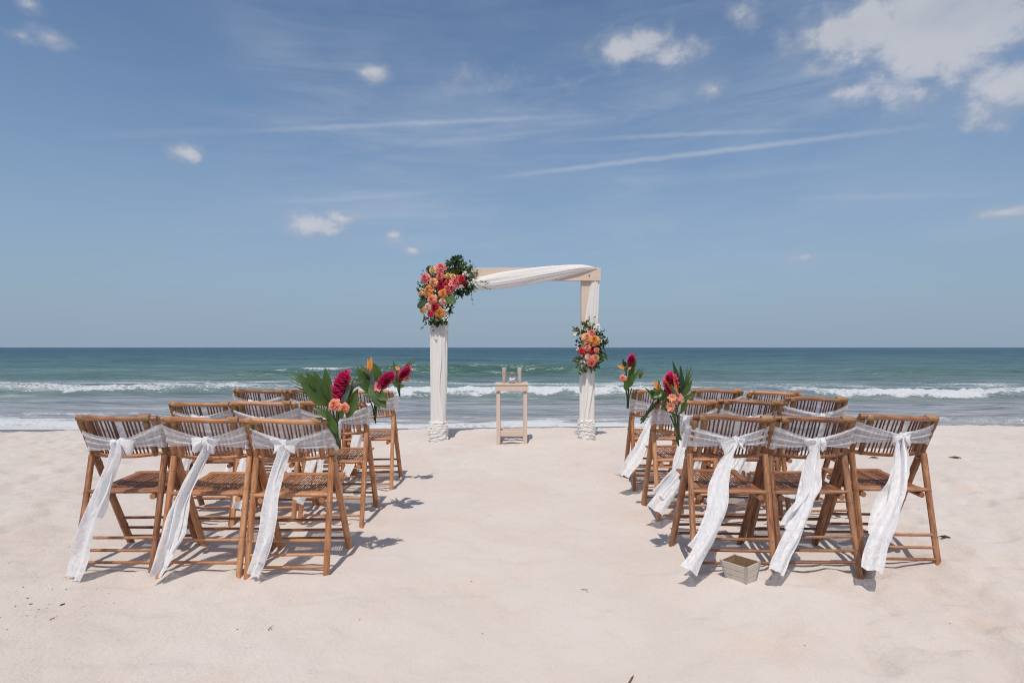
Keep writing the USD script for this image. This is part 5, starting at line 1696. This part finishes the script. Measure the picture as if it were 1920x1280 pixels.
def pod(px, py, L, W, a, label, cat='pod', m=None):
    c = sand_at(px, py)
    o = Piece()
    s = trimesh.creation.icosphere(2, 1.0)
    v = s.vertices * np.array([L, W, W * 0.55]) * (1 + 0.3 * (fbm(s.vertices * 2.1 + px, 2, 3) - 0.5))[:, None]
    v[:, 2] += 0.25 * W * (v[:, 0] / L) ** 2
    s.vertices = v @ rot((0, 0, 1), a).T
    solid(o, s, True, c + np.array([0, 0, W * 0.35]))
    obj('seed_pod' if cat == 'pod' else 'driftwood_chip', o, m or SCRAP, None, label, cat)


def twig(px, py, px2, py2, r, label, m=None, lift=0.006):
    a, b = sand_at(px, py), sand_at(px2, py2)
    u = np.linspace(0, 1, 8)[:, None]
    p = a + (b - a) * u + np.array([0, 0, r + 0.001]) + np.sin(u * np.pi) * np.array([0.004, 0, lift])
    o = Piece()
    tube(o, p, np.linspace(r, r * 0.5, 8), 7)
    d = unit(b - a)
    mid = a + (b - a) * 0.55 + np.array([0, 0, r + lift])
    tube(o, [mid, mid + d * 0.012 + np.array([0.010, 0.006, 0.006])], [r * 0.6, r * 0.25], 5)
    obj('twig', o, m or SCRAP, None, label, 'twig')


def seaweed(px, py, R, n, label, m=None, seed=0):
    c = sand_at(px, py)
    rng = np.random.default_rng(seed)
    o = Piece()
    for k in range(n):
        a = rng.uniform(0, 6.28)
        L = R * rng.uniform(0.5, 1.5)
        q = c + np.array([math.cos(a), math.sin(a), 0]) * L * rng.uniform(-0.4, 0.4) + np.array([0, 0, 0.004])
        u = np.linspace(0, 1, 5)[:, None]
        e = np.array([math.cos(a), math.sin(a), 0])
        tube(o, q + e * L * (u - .5) + np.sin(u * 3) * np.array([0.006, 0, rng.uniform(0.002, 0.014)]), rng.uniform(0.0015, 0.004), 5)
    obj('seaweed', o, m or RUST, None, label, 'seaweed')


pod(121, 1131, 0.011, 0.006, 55, 'black curled pod on the sand below the outermost left chair')
pod(62, 1130, 0.009, 0.004, 10, 'small brown chip beside the black pod on the left', 'chip')
pod(56, 1119, 0.006, 0.004, 30, 'tiny reddish chip at the far left of the sand', 'chip', RUST)
twig(98, 1160, 106, 1158, 0.002, 'short dark twig below the black pod on the left')
twig(1175, 1282, 1186, 1265, 0.0032, 'red brown twig at the front edge between the chair blocks', RUST)
twig(1090, 1103, 1102, 1108, 0.0015, 'thin pale brown twig to the left of the crate')
twig(505, 1179, 511, 1175, 0.0018, 'little dark twig on bare sand in front of the left chairs')
seaweed(1790, 858, 0.055, 26, 'rusty dry seaweed tuft beyond the outermost right chair', RUST, 4)
seaweed(1768, 1007, 0.045, 14, 'blackish seaweed shreds beside the outermost right chair', SCRAP, 5)
seaweed(1636, 858, 0.05, 12, 'thin weed wisps under the back of the outermost right chair', RUST, 6)
# scattered crumbs of weed and shell
rng = np.random.default_rng(77)
o = Piece()
for _ in range(200):
    if rng.random() < 0.3:
        x, y = rng.normal(-2.55, 0.35), rng.normal(2.95, 0.22)
    else:
        y = rng.uniform(2.1, 8.3)
        x = rng.uniform(-1, 1) * y * 1.05
    z = ground(x, y)
    r = rng.uniform(0.0006, 0.0022)
    a = rng.uniform(0, 6.28)
    e = np.array([math.cos(a), math.sin(a), 0]) * r * rng.uniform(1.2, 3.2)
    tube(o, [np.array([x, y, z + r * .4]) - e, np.array([x, y, z + r * 0.7]), np.array([x, y, z + r * .4]) + e], [r * 0.5, r, r * 0.4], 5)
obj('beach_litter', o, SCRAP, None, 'crumbs of dry weed scattered over the pale sand', 'litter', kind='stuff')
